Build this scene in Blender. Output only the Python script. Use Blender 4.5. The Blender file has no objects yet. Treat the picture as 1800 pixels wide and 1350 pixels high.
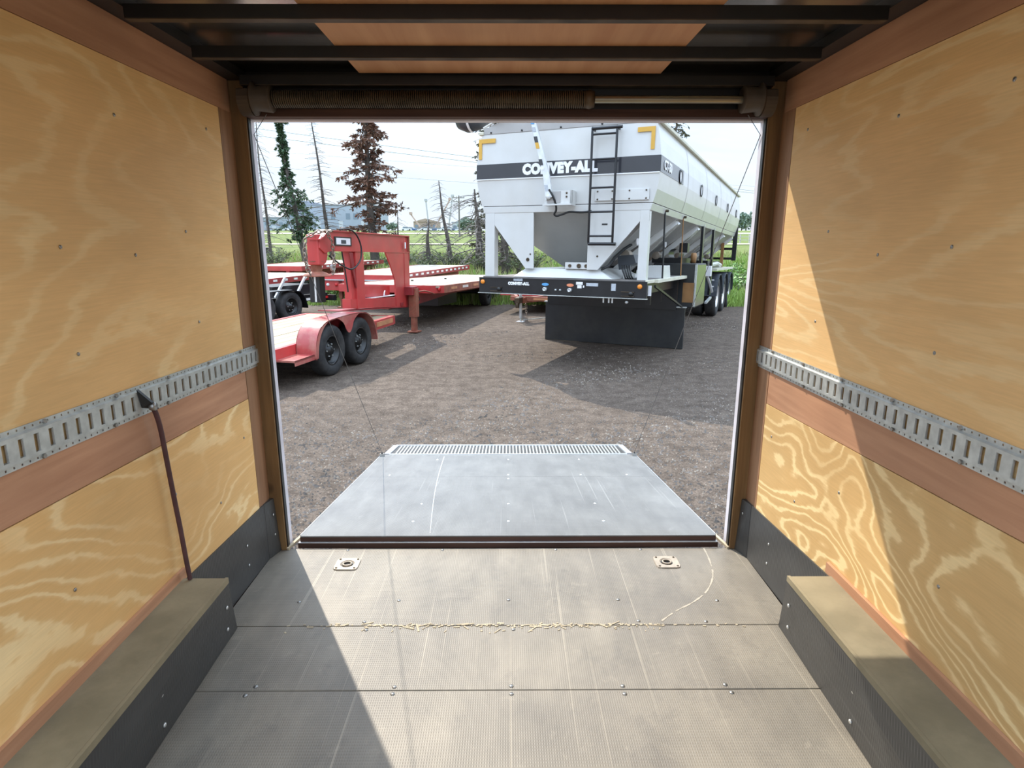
import bpy, bmesh, math, random
from mathutils import Vector, Matrix, Euler
random.seed(7)
scene = bpy.context.scene
COL = scene.collection

# ------------------------------------------------------------------ camera
F_PX, VPX, VPY, CAM_Z = 1065.0, 893.0, 421.0, 1.92
PITCH = math.atan((675 - VPY) / F_PX)
YAW = math.atan((900 - VPX) / F_PX * math.cos(PITCH))
cam_d = bpy.data.cameras.new('camera')
cam_d.sensor_width = 36.0
cam_d.lens = F_PX / 1800 * 36.0
cam_d.clip_start, cam_d.clip_end = 0.05, 3000
cam = bpy.data.objects.new('camera', cam_d)
COL.objects.link(cam)
cam.location = (0, 0, CAM_Z)
cam.rotation_euler = (math.pi / 2 - PITCH, 0, -YAW)
scene.camera = cam

# ------------------------------------------------------------------ sky, sun, exposure
SUN_DIR = Vector((0.56, -1.0, -1.25)).normalized()     # the way the light travels
SUN_STRENGTH = 2.1
SKY_STRENGTH = 0.465
scene.view_settings.view_transform = 'Standard'
scene.view_settings.look = 'None'
scene.view_settings.exposure = 1.42
scene.view_settings.gamma = 1.0
scene.view_settings.use_curve_mapping = False

world = bpy.data.worlds.new('sky')
scene.world = world
world.use_nodes = True
wn, wl = world.node_tree.nodes, world.node_tree.links
wn.clear()
def wnode(t, **kw):
    n = wn.new(t)
    for k, v in kw.items():
        setattr(n, k, v)
    return n
w_out = wnode('ShaderNodeOutputWorld'); w_bg = wnode('ShaderNodeBackground')
w_tc = wnode('ShaderNodeTexCoord'); w_sep = wnode('ShaderNodeSeparateXYZ')
wl.new(w_tc.outputs['Generated'], w_sep.inputs[0])
w_elev = wnode('ShaderNodeMapRange'); w_elev.inputs[1].default_value = 0.0; w_elev.inputs[2].default_value = 1.0
wl.new(w_sep.outputs['Z'], w_elev.inputs[0])
w_blue = wnode('ShaderNodeValToRGB')
w_blue.color_ramp.elements[0].position = 0.0; w_blue.color_ramp.elements[0].color = (0.78, 0.86, 0.95, 1)
w_blue.color_ramp.elements[1].position = 0.5; w_blue.color_ramp.elements[1].color = (0.42, 0.62, 0.92, 1)
_e = w_blue.color_ramp.elements.new(0.2); _e.color = (0.56, 0.74, 0.95, 1)
wl.new(w_elev.outputs[0], w_blue.inputs[0])
w_map = wnode('ShaderNodeMapping'); w_map.inputs['Scale'].default_value = (1.6, 1.6, 6.5)
w_map.inputs['Rotation'].default_value = (0.0, 0.25, 0.0)
wl.new(w_tc.outputs['Generated'], w_map.inputs[0])
w_noise = wnode('ShaderNodeTexNoise'); w_noise.inputs['Scale'].default_value = 1.7
w_noise.inputs['Detail'].default_value = 5; w_noise.inputs['Roughness'].default_value = 0.55
w_noise.inputs['Distortion'].default_value = 0.4
wl.new(w_map.outputs[0], w_noise.inputs[0])
w_cr = wnode('ShaderNodeValToRGB')
w_cr.color_ramp.elements[0].position = 0.38; w_cr.color_ramp.elements[1].position = 0.66
wl.new(w_noise.outputs['Fac'], w_cr.inputs[0])
w_mix = wnode('ShaderNodeMix', data_type='RGBA')
w_mix.inputs[7].default_value = (0.80, 0.87, 0.94, 1)
wl.new(w_cr.outputs['Color'], w_mix.inputs[0]); wl.new(w_blue.outputs[0], w_mix.inputs[6])
# a hazy sky is brighter overhead than at the horizon
w_lum = wnode('ShaderNodeMapRange'); w_lum.inputs[1].default_value = 0.08; w_lum.inputs[2].default_value = 0.9
w_lum.inputs[3].default_value = 1.0; w_lum.inputs[4].default_value = 3.5
wl.new(w_sep.outputs['Z'], w_lum.inputs[0])
w_mul = wnode('ShaderNodeMath', operation='MULTIPLY'); w_mul.inputs[1].default_value = SKY_STRENGTH
wl.new(w_lum.outputs[0], w_mul.inputs[0])
wl.new(w_mix.outputs[2], w_bg.inputs['Color']); wl.new(w_mul.outputs[0], w_bg.inputs['Strength'])
wl.new(w_bg.outputs[0], w_out.inputs[0])

sun_d = bpy.data.lights.new('sun', 'SUN')
sun_d.energy = SUN_STRENGTH; sun_d.angle = 0.009; sun_d.color = (1.0, 0.94, 0.84)
sun = bpy.data.objects.new('sun', sun_d)
COL.objects.link(sun)
sun.rotation_euler = SUN_DIR.to_track_quat('-Z', 'Y').to_euler()
sun.location = (-8, 14, 20)

# ------------------------------------------------------------------ helpers
class MB:
    """collects simple solids; build() links them as one mesh object"""
    def __init__(s): s.v = []; s.f = []; s.sm = []
    def add(s, vs, fs, smooth=False):
        o = len(s.v); s.v += [tuple(v) for v in vs]
        s.f += [tuple(i + o for i in f) for f in fs]; s.sm += [smooth] * len(fs)
        return s
    def box(s, x0, x1, y0, y1, z0, z1):
        v = [(x, y, z) for z in (z0, z1) for y in (y0, y1) for x in (x0, x1)]
        return s.add(v, [(0, 2, 3, 1), (4, 5, 7, 6), (0, 1, 5, 4), (2, 6, 7, 3), (0, 4, 6, 2), (1, 3, 7, 5)])
    def hexa(s, b, t):
        """two matching quads (counter-clockwise from outside the second) -> solid"""
        return s.add(list(b) + list(t), [(3, 2, 1, 0), (4, 5, 6, 7), (0, 1, 5, 4), (1, 2, 6, 5), (2, 3, 7, 6), (3, 0, 4, 7)])
    def prism(s, poly, d):
        """flat polygon pushed along vector d"""
        n = len(poly); d = Vector(d); P = [Vector(p) for p in poly]
        fs = [tuple(range(n - 1, -1, -1)), tuple(range(n, 2 * n))]
        fs += [(i, (i + 1) % n, n + (i + 1) % n, n + i) for i in range(n)]
        return s.add(P + [p + d for p in P], fs)
    def bar(s, a, b, w, h, upv=(0, 0, 1)):
        a, b = Vector(a), Vector(b); d = (b - a).normalized(); u = Vector(upv)
        if abs(d.dot(u)) > .98: u = Vector((1, 0, 0))
        r = d.cross(u).normalized() * (w / 2); u = r.cross(d).normalized() * (h / 2)
        return s.hexa([a - r - u, a + r - u, a + r + u, a - r + u], [b - r - u, b + r - u, b + r + u, b - r + u])
    def tube(s, pts, r, n=8, cap=True, smooth=True):
        pts = [Vector(p) for p in pts]; m = len(pts)
        rs = r if isinstance(r, (list, tuple)) else [r] * m
        vs = []; prev = None
        for i, p in enumerate(pts):
            d = (pts[min(i + 1, m - 1)] - pts[max(i - 1, 0)]).normalized()
            if prev is None:
                u = Vector((0, 0, 1)) if abs(d.z) < .9 else Vector((1, 0, 0))
                u = (u - d * u.dot(d)).normalized()
            else:
                u = (prev - d * prev.dot(d)).normalized()
            prev = u; w = d.cross(u)
            for k in range(n):
                t = 2 * math.pi * k / n
                vs.append(p + (u * math.cos(t) + w * math.sin(t)) * rs[i])
        fs = [(i * n + k, i * n + (k + 1) % n, (i + 1) * n + (k + 1) % n, (i + 1) * n + k) for i in range(m - 1) for k in range(n)]
        s.add(vs, fs, smooth)
        if cap:
            s.add(vs[:n], [tuple(range(n - 1, -1, -1))]); s.add(vs[-n:], [tuple(range(n))])
        return s
    def lathe(s, prof, c, axis='x', n=32, smooth=True):
        """profile of (along axis, radius) turned about an axis through c"""
        c = Vector(c); vs = []; m = len(prof)
        for (t, r) in prof:
            for k in range(n):
                a = 2 * math.pi * k / n
                q = (t, r * math.cos(a), r * math.sin(a))
                if axis == 'y': q = (q[1], q[0], q[2])
                if axis == 'z': q = (q[1], q[2], q[0])
                vs.append(c + Vector(q))
        fs = [(i * n + k, i * n + (k + 1) % n, (i + 1) * n + (k + 1) % n, (i + 1) * n + k) for i in range(m - 1) for k in range(n)]
        return s.add(vs, fs, smooth)
    def build(s, name, mat, parent=None, bevel=0):
        me = bpy.data.meshes.new(name)
        me.from_pydata(s.v, [], s.f)
        bm = bmesh.new(); bm.from_mesh(me)
        bmesh.ops.recalc_face_normals(bm, faces=bm.faces)
        bm.to_mesh(me); bm.free()
        me.polygons.foreach_set('use_smooth', s.sm)
        if mat: me.materials.append(mat)
        o = bpy.data.objects.new(name, me)
        COL.objects.link(o)
        if parent: o.parent = parent
        if bevel:
            m = o.modifiers.new('bevel', 'BEVEL'); m.width = bevel; m.segments = 2; m.limit_method = 'ANGLE'
        return o

def smooth(pts, n=6):
    """Catmull-Rom resampling of a polyline"""
    P = [Vector(p) for p in pts]; out = []
    for i in range(len(P) - 1):
        a, b, c, d = P[max(i - 1, 0)], P[i], P[i + 1], P[min(i + 2, len(P) - 1)]
        for k in range(n):
            t = k / n
            out.append(.5 * (2 * b + (c - a) * t + (2 * a - 5 * b + 4 * c - d) * t * t + (3 * b - a - 3 * c + d) * t ** 3))
    return out + [P[-1]]
def empty(name, loc=(0, 0, 0), rot=(0, 0, 0)):
    o = bpy.data.objects.new(name, None); COL.objects.link(o)
    o.location = loc; o.rotation_euler = rot; o.empty_display_size = .2
    return o
def tag(o, label, cat, group=None, kind=None):
    o['label'] = label
    if cat: o['category'] = cat
    if group: o['group'] = group
    if kind: o['kind'] = kind
    return o
def struct(o, label=None):
    o['kind'] = 'structure'
    if label: o['label'] = label
    return o
def share(src, name, loc, parent=None, rot=None, scale=None):
    """an alike piece that shares its mesh"""
    o = bpy.data.objects.new(name, src.data if not isinstance(src, bpy.types.Mesh) else src)
    COL.objects.link(o); o.location = loc
    if rot: o.rotation_euler = rot
    if scale: o.scale = scale
    if parent: o.parent = parent
    return o
def copy_tree(o, parent=None):
    c = o.copy(); COL.objects.link(c); c.parent = parent
    for ch in list(o.children): copy_tree(ch, c)
    return c
def text_mesh(name, body, size, mat, parent, M, thick=.002, bold=.0, sx=1.0, align='CENTER', space=1.0):
    """flat lettering; M places its own x (reading), y (up) and z (out of the surface)"""
    cu = bpy.data.curves.new(name, 'FONT'); cu.body = body; cu.size = size
    cu.align_x = align; cu.align_y = 'CENTER'; cu.extrude = thick; cu.offset = bold; cu.space_character = space; cu.resolution_u = 3
    t = bpy.data.objects.new(name, cu); COL.objects.link(t)
    dg = bpy.context.evaluated_depsgraph_get()
    me = bpy.data.meshes.new_from_object(t.evaluated_get(dg))
    bpy.data.objects.remove(t); bpy.data.curves.remove(cu)
    me.transform(Matrix.Diagonal((sx, 1, 1, 1)))
    me.transform(M); me.materials.clear(); me.materials.append(mat)
    o = bpy.data.objects.new(name, me); COL.objects.link(o); o.parent = parent
    return o

# ------------------------------------------------------------------ materials
def new_mat(name):
    m = bpy.data.materials.new(name); m.use_nodes = True
    nt = m.node_tree; b = nt.nodes['Principled BSDF']
    return m, nt, b
def N(nt, t, **kw):
    n = nt.nodes.new(t)
    for k, v in kw.items():
        if isinstance(k, str) and hasattr(n, k): setattr(n, k, v)
    return n
def coords(nt, scale=(1, 1, 1), rot=(0, 0, 0), kind='Object'):
    tc = N(nt, 'ShaderNodeTexCoord'); mp = N(nt, 'ShaderNodeMapping')
    mp.inputs['Scale'].default_value = scale; mp.inputs['Rotation'].default_value = rot
    nt.links.new(tc.outputs[kind], mp.inputs[0])
    return mp.outputs[0]
def noise(nt, vec, scale, detail=3, rough=.5, dist=0):
    n = N(nt, 'ShaderNodeTexNoise'); n.inputs['Scale'].default_value = scale; n.inputs['Detail'].default_value = detail
    n.inputs['Roughness'].default_value = rough; n.inputs['Distortion'].default_value = dist
    nt.links.new(vec, n.inputs['Vector']); return n.outputs['Fac']
def ramp(nt, fac, stops):
    r = N(nt, 'ShaderNodeValToRGB'); cr = r.color_ramp
    while len(cr.elements) < len(stops): cr.elements.new(.5)
    for e, (p, c) in zip(cr.elements, stops):
        e.position = p; e.color = (c[0], c[1], c[2], 1) if not isinstance(c, (int, float)) else (c, c, c, 1)
    nt.links.new(fac, r.inputs[0]); return r.outputs[0]
def mixc(nt, fac, a, b, blend='MIX'):
    m = N(nt, 'ShaderNodeMix', data_type='RGBA', blend_type=blend)
    for s, v in ((0, fac), (6, a), (7, b)):
        if isinstance(v, (int, float)): m.inputs[s].default_value = v
        elif isinstance(v, tuple): m.inputs[s].default_value = (v[0], v[1], v[2], 1)
        else: nt.links.new(v, m.inputs[s])
    return m.outputs[2]
def math_(nt, op, a, b=None):
    m = N(nt, 'ShaderNodeMath', operation=op)
    for s, v in ((0, a), (1, b)):
        if v is None: continue
        if isinstance(v, (int, float)): m.inputs[s].default_value = v
        else: nt.links.new(v, m.inputs[s])
    return m.outputs[0]
def bump(nt, b, h, strength=.3, dist=.01):
    n = N(nt, 'ShaderNodeBump'); n.inputs['Strength'].default_value = strength; n.inputs['Distance'].default_value = dist
    nt.links.new(h, n.inputs['Height']); nt.links.new(n.outputs[0], b.inputs['Normal'])
def plain(name, col, rough=.5, metal=0.0, var=.12, vscale=6.0, bmp=0.0, bscale=40, coat=0.0, dirt=None, dirt_amt=.5, dscale=3.0):
    """paint, metal or rubber with uneven tone, optional dust blotches and fine relief"""
    m, nt, b = new_mat(name)
    v = coords(nt)
    c = ramp(nt, noise(nt, v, vscale, 4), [(.3, tuple(x * (1 - var) for x in col)), (.7, tuple(min(1, x * (1 + var)) for x in col))])
    if dirt:
        f = ramp(nt, noise(nt, v, dscale, 6, .65), [(.42, 0.0), (.72, dirt_amt)])
        c = mixc(nt, f, c, dirt)
    nt.links.new(c, b.inputs['Base Color'])
    b.inputs['Roughness'].default_value = rough; b.inputs['Metallic'].default_value = metal
    if coat: b.inputs['Coat Weight'].default_value = coat; b.inputs['Coat Roughness'].default_value = .1
    if bmp: bump(nt, b, noise(nt, v, bscale, 3), bmp, .004)
    return m

def plywood(name, dark, light, k=18.0, sc=(1, .30, 1), seed=0.0, contrast=.6, nscale=1.8):
    """rotary-cut veneer: contour bands of a stretched noise field"""
    m, nt, b = new_mat(name)
    tc = N(nt, 'ShaderNodeTexCoord'); mp = N(nt, 'ShaderNodeMapping')
    mp.inputs['Scale'].default_value = sc; mp.inputs['Location'].default_value = (seed, seed * 1.7, seed * .6)
    nt.links.new(tc.outputs['Object'], mp.inputs[0]); v = mp.outputs[0]
    h = noise(nt, v, nscale, 2.6, .45, .35)
    wob = noise(nt, v, 17, 3, .6); wob2 = noise(nt, coords(nt, (1, .25, 1)), 60, 2, .5)
    ph = math_(nt, 'ADD', math_(nt, 'MULTIPLY', h, k), math_(nt, 'ADD', math_(nt, 'MULTIPLY', wob, .85), math_(nt, 'MULTIPLY', wob2, .25)))
    fr = math_(nt, 'FRACT', ph)
    band = ramp(nt, fr, [(0, .08), (.45, 0.0), (.60, .25), (.70, 1.0), (.84, .9), (.93, .2), (1, .08)])
    amp = ramp(nt, noise(nt, v, 2.4, 3), [(.34, contrast * .15), (.60, contrast * 1.35)])
    f = math_(nt, 'MULTIPLY', band, amp)
    c = mixc(nt, f, dark, light)
    patch = ramp(nt, noise(nt, coords(nt, (1, .4, 1)), 3.2, 4, .55), [(.3, .90), (.7, 1.09)])
    c = mixc(nt, 1.0, c, patch, 'MULTIPLY')
    fine = ramp(nt, noise(nt, coords(nt, (70, 3, 70)), 3.0, 3), [(.35, .95), (.7, 1.03)])
    c = mixc(nt, 1.0, c, fine, 'MULTIPLY')
    spots = ramp(nt, noise(nt, coords(nt, (1, .45, 1)), 9.0, 2), [(.17, .55), (.225, 1.0)])
    c = mixc(nt, 1.0, c, spots, 'MULTIPLY')
    nt.links.new(c, b.inputs['Base Color']); b.inputs['Roughness'].default_value = .62
    b.inputs['Specular IOR Level'].default_value = .25
    bump(nt, b, band, .05, .002)
    return m
def grainwood(name, a, bcol, axis='y', scale=5, rough=.6, knots=False, contrast=(.3, .7)):
    m, nt, b = new_mat(name)
    st = {'x': (.06, 1, 1), 'y': (1, .06, 1), 'z': (1, 1, .06)}[axis]
    v = coords(nt, st)
    n = noise(nt, v, scale * 5, 4, .6, .3)
    c = ramp(nt, n, [(contrast[0], a), (contrast[1], bcol)])
    big = ramp(nt, noise(nt, coords(nt), 1.7, 3), [(.3, .82), (.7, 1.08)])
    c = mixc(nt, 1.0, c, big, 'MULTIPLY')
    if knots:
        kn = ramp(nt, noise(nt, coords(nt, (1, 1, .55)), 9, 1), [(.22, .28), (.3, 1.0)])
        c = mixc(nt, 1.0, c, kn, 'MULTIPLY')
    nt.links.new(c, b.inputs['Base Color']); b.inputs['Roughness'].default_value = rough
    b.inputs['Specular IOR Level'].default_value = .3
    bump(nt, b, n, .12, .002)
    return m
def rubber_floor(name, base, dust, rough=.55, dust_amt=.8, ribs=True):
    """ribbed black coating under a layer of dried dust"""
    m, nt, b = new_mat(name)
    v = coords(nt)
    d1 = noise(nt, v, 2.3, 6, .62, .2); d2 = noise(nt, coords(nt, (1, .25, 1)), 9, 5, .6)
    f = math_(nt, 'MULTIPLY', ramp(nt, d1, [(.25, .45), (.65, 1.0)]), dust_amt)
    c = mixc(nt, f, base, dust)
    st = ramp(nt, d2, [(.35, .86), (.7, 1.1)])
    c = mixc(nt, 1.0, c, st, 'MULTIPLY')
    scr = ramp(nt, noise(nt, coords(nt, (55, .55, 1)), 1.0, 2, .5), [(.66, 0.0), (.72, .45)])
    c = mixc(nt, scr, c, tuple(min(1, x * 1.55) for x in dust))
    sm = ramp(nt, noise(nt, coords(nt, (1, 1, 1)), 14, 5, .7, .6), [(.60, 0.0), (.74, .35)])
    c = mixc(nt, sm, c, tuple(min(1, x * 1.35) for x in dust))
    dk = ramp(nt, noise(nt, coords(nt, (1.4, 1, 1)), 5.5, 6, .7), [(.30, .35), (.46, 0.0)])
    c = mixc(nt, dk, c, tuple(x * 1.15 for x in base))
    w = N(nt, 'ShaderNodeTexWave', wave_type='BANDS', bands_direction='X'); w.inputs['Scale'].default_value = 38
    nt.links.new(v, w.inputs['Vector'])
    w2 = N(nt, 'ShaderNodeTexWave', wave_type='BANDS', bands_direction='Y'); w2.inputs['Scale'].default_value = 26
    nt.links.new(v, w2.inputs['Vector'])
    rib = math_(nt, 'MULTIPLY', w.outputs['Fac'], w2.outputs['Fac'])
    c = mixc(nt, ramp(nt, rib, [(.3, 0.0), (.8, .10)]), c, base)
    nt.links.new(c, b.inputs['Base Color']); b.inputs['Roughness'].default_value = rough
    if ribs: bump(nt, b, rib, .25, .003)
    return m

M = {}
M['ply_l'] = plywood('plywood_veneer_a', (.81, .495, .205), (.93, .68, .34), 17, (1, .26, 1.0), 0.0, .55, 1.7)
M['ply_r'] = plywood('plywood_veneer_b', (.82, .51, .22), (.93, .70, .37), 20, (1, .20, 1.15), 3.1, .50, 1.9)
M['ply_l2'] = plywood('plywood_veneer_c', (.78, .465, .18), (.95, .70, .36), 22, (1, .36, .95), 5.7, .80, 1.9)
M['ply_r2'] = plywood('plywood_veneer_d', (.66, .41, .165), (.92, .68, .34), 24, (1, .40, .9), 8.3, .90, 2.0)
M['luan'] = grainwood('reddish_luan_strip', (.44, .215, .115), (.58, .31, .175), 'y', 5)
M['luan_roof'] = grainwood('luan_roof_panel', (.50, .25, .125), (.64, .36, .19), 'y', 2)
M['post'] = grainwood('pine_post', (.16, .085, .034), (.29, .165, .065), 'z', 4, .55, True)
M['post2'] = grainwood('mahogany_post_strip', (.27, .14, .07), (.40, .215, .115), 'z', 5)
M['dark_wood'] = grainwood('dark_weathered_wood', (.045, .02, .014), (.11, .055, .036), 'x', 4)
M['floor'] = rubber_floor('dusty_rubber_floor', (.092, .08, .068), (.285, .243, .182), .5, .9)
M['ramp'] = rubber_floor('grey_rubber_ramp', (.115, .115, .115), (.235, .23, .215), .42, .8)
M['kick'] = rubber_floor('black_ribbed_rubber', (.030, .029, .028), (.085, .082, .075), .45, .6)
M['boxtop'] = plain('dusty_box_top', (.22, .18, .105), .7, 0, .18, 4, .15, 60, dirt=(.38, .31, .19), dirt_amt=.6)
M['roofskin'] = plain('dark_roof_sheet', (.42, .41, .39), .24, 1.0, .25, 2)
M['black_steel'] = plain('black_painted_steel', (.012, .011, .010), .45, 0, .3, 8)
M['galv'] = plain('galvanised_steel', (.56, .58, .555), .42, .6, .16, 30, .05, 80)
M['bolt'] = plain('dull_zinc_bolt', (.35, .34, .32), .4, .9)
M['screw'] = plain('bright_screw_head', (.75, .74, .70), .3, .6)
M['white_frame'] = plain('white_door_frame', (.72, .68, .72), .35, 0, .1, 5, dirt=(.45, .40, .40), dirt_amt=.35, dscale=14)
M['spring'] = plain('rusty_spring_steel', (.10, .075, .05), .5, .7, .4, 12)
M['shaft'] = plain('oiled_steel_shaft', (.30, .27, .20), .35, .9)
M['drum'] = plain('cast_drum_bracket', (.085, .062, .042), .55, .3, .2)
M['cable'] = plain('steel_cable', (.16, .155, .15), .45, .6)
M['cord'] = plain('worn_maroon_cord', (.075, .028, .028), .6, 0, .3, 20)
M['white_chip'] = plain('pale_splinters', (.52, .42, .28), .8)
M['scuff'] = plain('pale_dust_scuff', (.46, .40, .31), .8)
M['tan_steel'] = plain('dusty_tan_steel', (.40, .33, .25), .55, .2, .15, 30)
M['alu'] = plain('scuffed_aluminium', (.70, .72, .73), .35, .6, .1, 12)

# ------------------------------------------------------------------ the cargo trailer the camera stands in
W, FZ = 1.235, 0.32          # half width, floor level above the gravel
Y0, YE, YR = 0.36, 2.94, 0.82          # how far the shell runs, floor end at the ramp
# floor
fl = MB().box(-W - .06, W + .06, Y0, YE - .004, FZ - .06, FZ - .018).build('floor', M['dark_wood'])
struct(fl, 'dusty dark rubber-coated trailer floor in three joined panels')
edges = [Y0, .95, 1.893, 2.273, YE]
for i in range(4):
    p = MB().box(-W + .004, W - .004, edges[i] + .002, edges[i + 1] - .002, FZ - .018, FZ).build('floor_panel', M['floor'], fl, .002)
# splinters along the joint
sp = MB()
for k in range(230):
    x = random.uniform(-.62, .66); 
    if random.random() < .25: x = random.uniform(-1.0, 1.05)
    y = 2.273 + random.gauss(0, .006) - (0 if random.random() < .8 else random.uniform(0, .05))
    l = random.uniform(.003, .014) if k % 7 else random.uniform(.02, .06); a = random.gauss(0, .25) if abs(y - 2.273) < .02 else random.uniform(0, 3)
    sp.bar((x, y, FZ + .001), (x + l * math.cos(a), y + l * math.sin(a), FZ + .002), random.uniform(.003, .008), .002)
o = sp.build('wood_splinters', M['white_chip'], fl); o['kind'] = 'stuff'
scr = MB().lathe([(0, .0001), (.0, .009), (.002, .008), (.003, .0001)], (0, 0, 0), 'z', 8).build('floor_screw', M['bolt'], fl)
scr.location = (-.95, 2.45, FZ)
for (x, y) in [(-.5, 2.46), (0, 2.46), (.5, 2.46), (.95, 2.45), (-.62, 2.30), (-.60, 2.245), (.02, 2.245), (.56, 2.30), (.85, 2.295),
               (-.93, 1.915), (-.95, 1.87), (-.42, 1.91), (-.42, 1.875), (.01, 1.912), (.01, 1.872), (.42, 1.91), (.42, 1.87), (.80, 1.915), (.81, 1.875), (-.35, 2.92), (.25, 2.92), (.7, 2.92), (-.85, 2.92)]:
    share(scr, 'floor_screw', (x, y, FZ), fl)

sc = MB(); prev = None
pp_ = smooth([(1.04, 2.93, 0), (1.03, 2.80, 0), (1.00, 2.66, 0), (.93, 2.53, 0), (.84, 2.44, 0), (.74, 2.37, 0), (.66, 2.30, 0)], 5)
for k, q in enumerate(pp_):
    q = Vector((q.x, q.y, FZ + .0006))
    if prev is not None and k % 9 != 8: sc.bar(prev, q, .004 + .005 * math.sin(k * .9) ** 2, .0008)
    prev = q
sc.build('scuff_mark', M['scuff'], fl)
# side walls
def etz(s, y, top=True):     # e-track rails sit slightly out of level
    return (1.42 + .028 * (2.94 - y) if s < 0 else 1.416 + .009 * (2.99 - y)) - (0 if top else .104)
def stz(s, y):
    return 1.185 + .03 * (2.83 - y) if s < 0 else 1.155 + .037 * (2.89 - y)
YP = 2.79                     # plywood stops short of the door post
for s, side in ((-1, 'left'), (1, 'right')):
    X = lambda d: s * (W + d)
    def slab(y0, y1, z00, z01, z10, z11, d0, d1):
        """panel on the wall: z at y0 (low, high), z at y1 (low, high), depth d0 (room side) to d1"""
        return MB().hexa([(X(d0), y0, z00), (X(d0), y1, z10), (X(d0), y1, z11), (X(d0), y0, z01)],
                         [(X(d1), y0, z00), (X(d1), y1, z10), (X(d1), y1, z11), (X(d1), y0, z01)])
    w = slab(Y0, 2.921, FZ - .05, 2.66, FZ - .05, 2.66, .012, .075).build('wall_' + side, M['dark_wood'])
    struct(w, 'plywood-lined trailer side wall with luan strips, ' + ('beside the hanging cord' if s < 0 else 'partly in sunshine'))
    zt = 2.468
    slab(Y0, YP, etz(s, Y0, 0) + .02, zt, etz(s, YP, 0) + .02, zt, 0, .012).build('plywood_panel', M['ply_l'] if s < 0 else M['ply_r'], w)
    slab(Y0, YP, .62 + .05, stz(s, Y0) - .003, .58, stz(s, YP) - .003, 0, .012).build('plywood_panel', M['ply_l2'] if s < 0 else M['ply_r2'], w)
    slab(Y0, YP, stz(s, Y0), etz(s, Y0, 0) + .02, stz(s, YP), etz(s, YP, 0) + .02, .001, .012).build('luan_strip', M['luan'], w)
    slab(Y0, 2.90, zt + .002, 2.602, zt + .002, 2.602, -.002, .012).build('luan_strip', M['luan'], w)
    slab(YP + .006, 2.921, .55, 2.60, .55, 2.60, .001, .012).build('post_strip', M['post2'], w)
    # outer skin
    xs = sorted((s * (W + .076), s * (W + .082)))
    MB().box(xs[0], xs[1], Y0, 2.955, .2, 2.70).build('outer_skin', M['white_frame'], w)
    # door post, black seal and white outer frame
    xs = sorted((s * 1.174, s * (W + .011)))
    tr = struct(MB().box(xs[0], xs[1], 2.922, 2.958, FZ + .002, 2.639).build('trim_2' if s < 0 else 'trim_3', M['post']), 'pine door post on the ' + ('shaded' if s < 0 else 'sunlit') + ' wall side')
    xs = sorted((s * 1.168, s * 1.175))
    MB().box(xs[0], xs[1], 2.935, 2.962, FZ, 2.47).build('door_seal', M['black_steel'], tr)
    xs = sorted((s * 1.173, s * 1.31))
    MB().box(xs[0], xs[1], 2.962, 3.012, FZ - .12, 2.70).build('door_frame', M['white_frame'], tr)
    # rubber kick panel by the door
    zk0, zk1 = (.665, .622) if s < 0 else (.668, .612)
    kx = s * (W + .012); ko = MB()
    xi, xo = s * (W - .006), s * (W + .004)
    ko.hexa([(xo, 1.95, FZ + .002), (xi, 2.83, FZ + .002), (xi, 2.83, zk1), (xi, 1.95, zk0)],
            [(kx, 1.95, FZ + .002), (kx, 2.83, FZ + .002), (kx, 2.83, zk1), (kx, 1.95, zk0)])
    k = ko.build('kick_panel', M['kick'], w)
    ko = MB().hexa([(xi, 2.832, FZ + .002), (s * 1.20, 2.920, FZ + .002), (s * 1.215, 2.920, zk1 - .005), (xi, 2.832, zk1)],
                   [(kx, 2.832, FZ + .002), (kx, 2.9205, FZ + .002), (kx, 2.9205, zk1 - .005), (kx, 2.832, zk1)])
    ko.build('kick_panel', M['kick'], w)
    sc = MB().lathe([(0, .0001), (.0, .0065), (.002, .006), (.003, .0001)], (0, 0, 0), 'x', 8).build('screw', M['screw'], w)
    sc.location = (s * (W - .008), 2.60, .52)
    for (y, z) in [(2.60, .42), (2.89, .54), (2.89, .43)]:
        share(sc, 'screw', (s * (W - .0075 if y < 2.85 else 1.212), y, z), w)
    ds = MB().lathe([(0, .0001), (.0, .006), (.002, .005), (.003, .0001)], (0, 0, 0), 'x', 8).build('screw', M['bolt'], w)
    ds.location = (s * (W - .001), 2.4, 1.95)
    for (y, z) in [(1.72, 1.9), (2.06, 1.87), (1.72, 1.6), (2.05, 2.3), (2.42, 1.6), (2.7, 1.02), (2.1, 1.0), (2.42, .82), (1.55, .95), (1.6, 2.3), (2.66, 2.36)]:
        share(ds, 'screw', (s * (W - .001), y, z), w)

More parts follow.
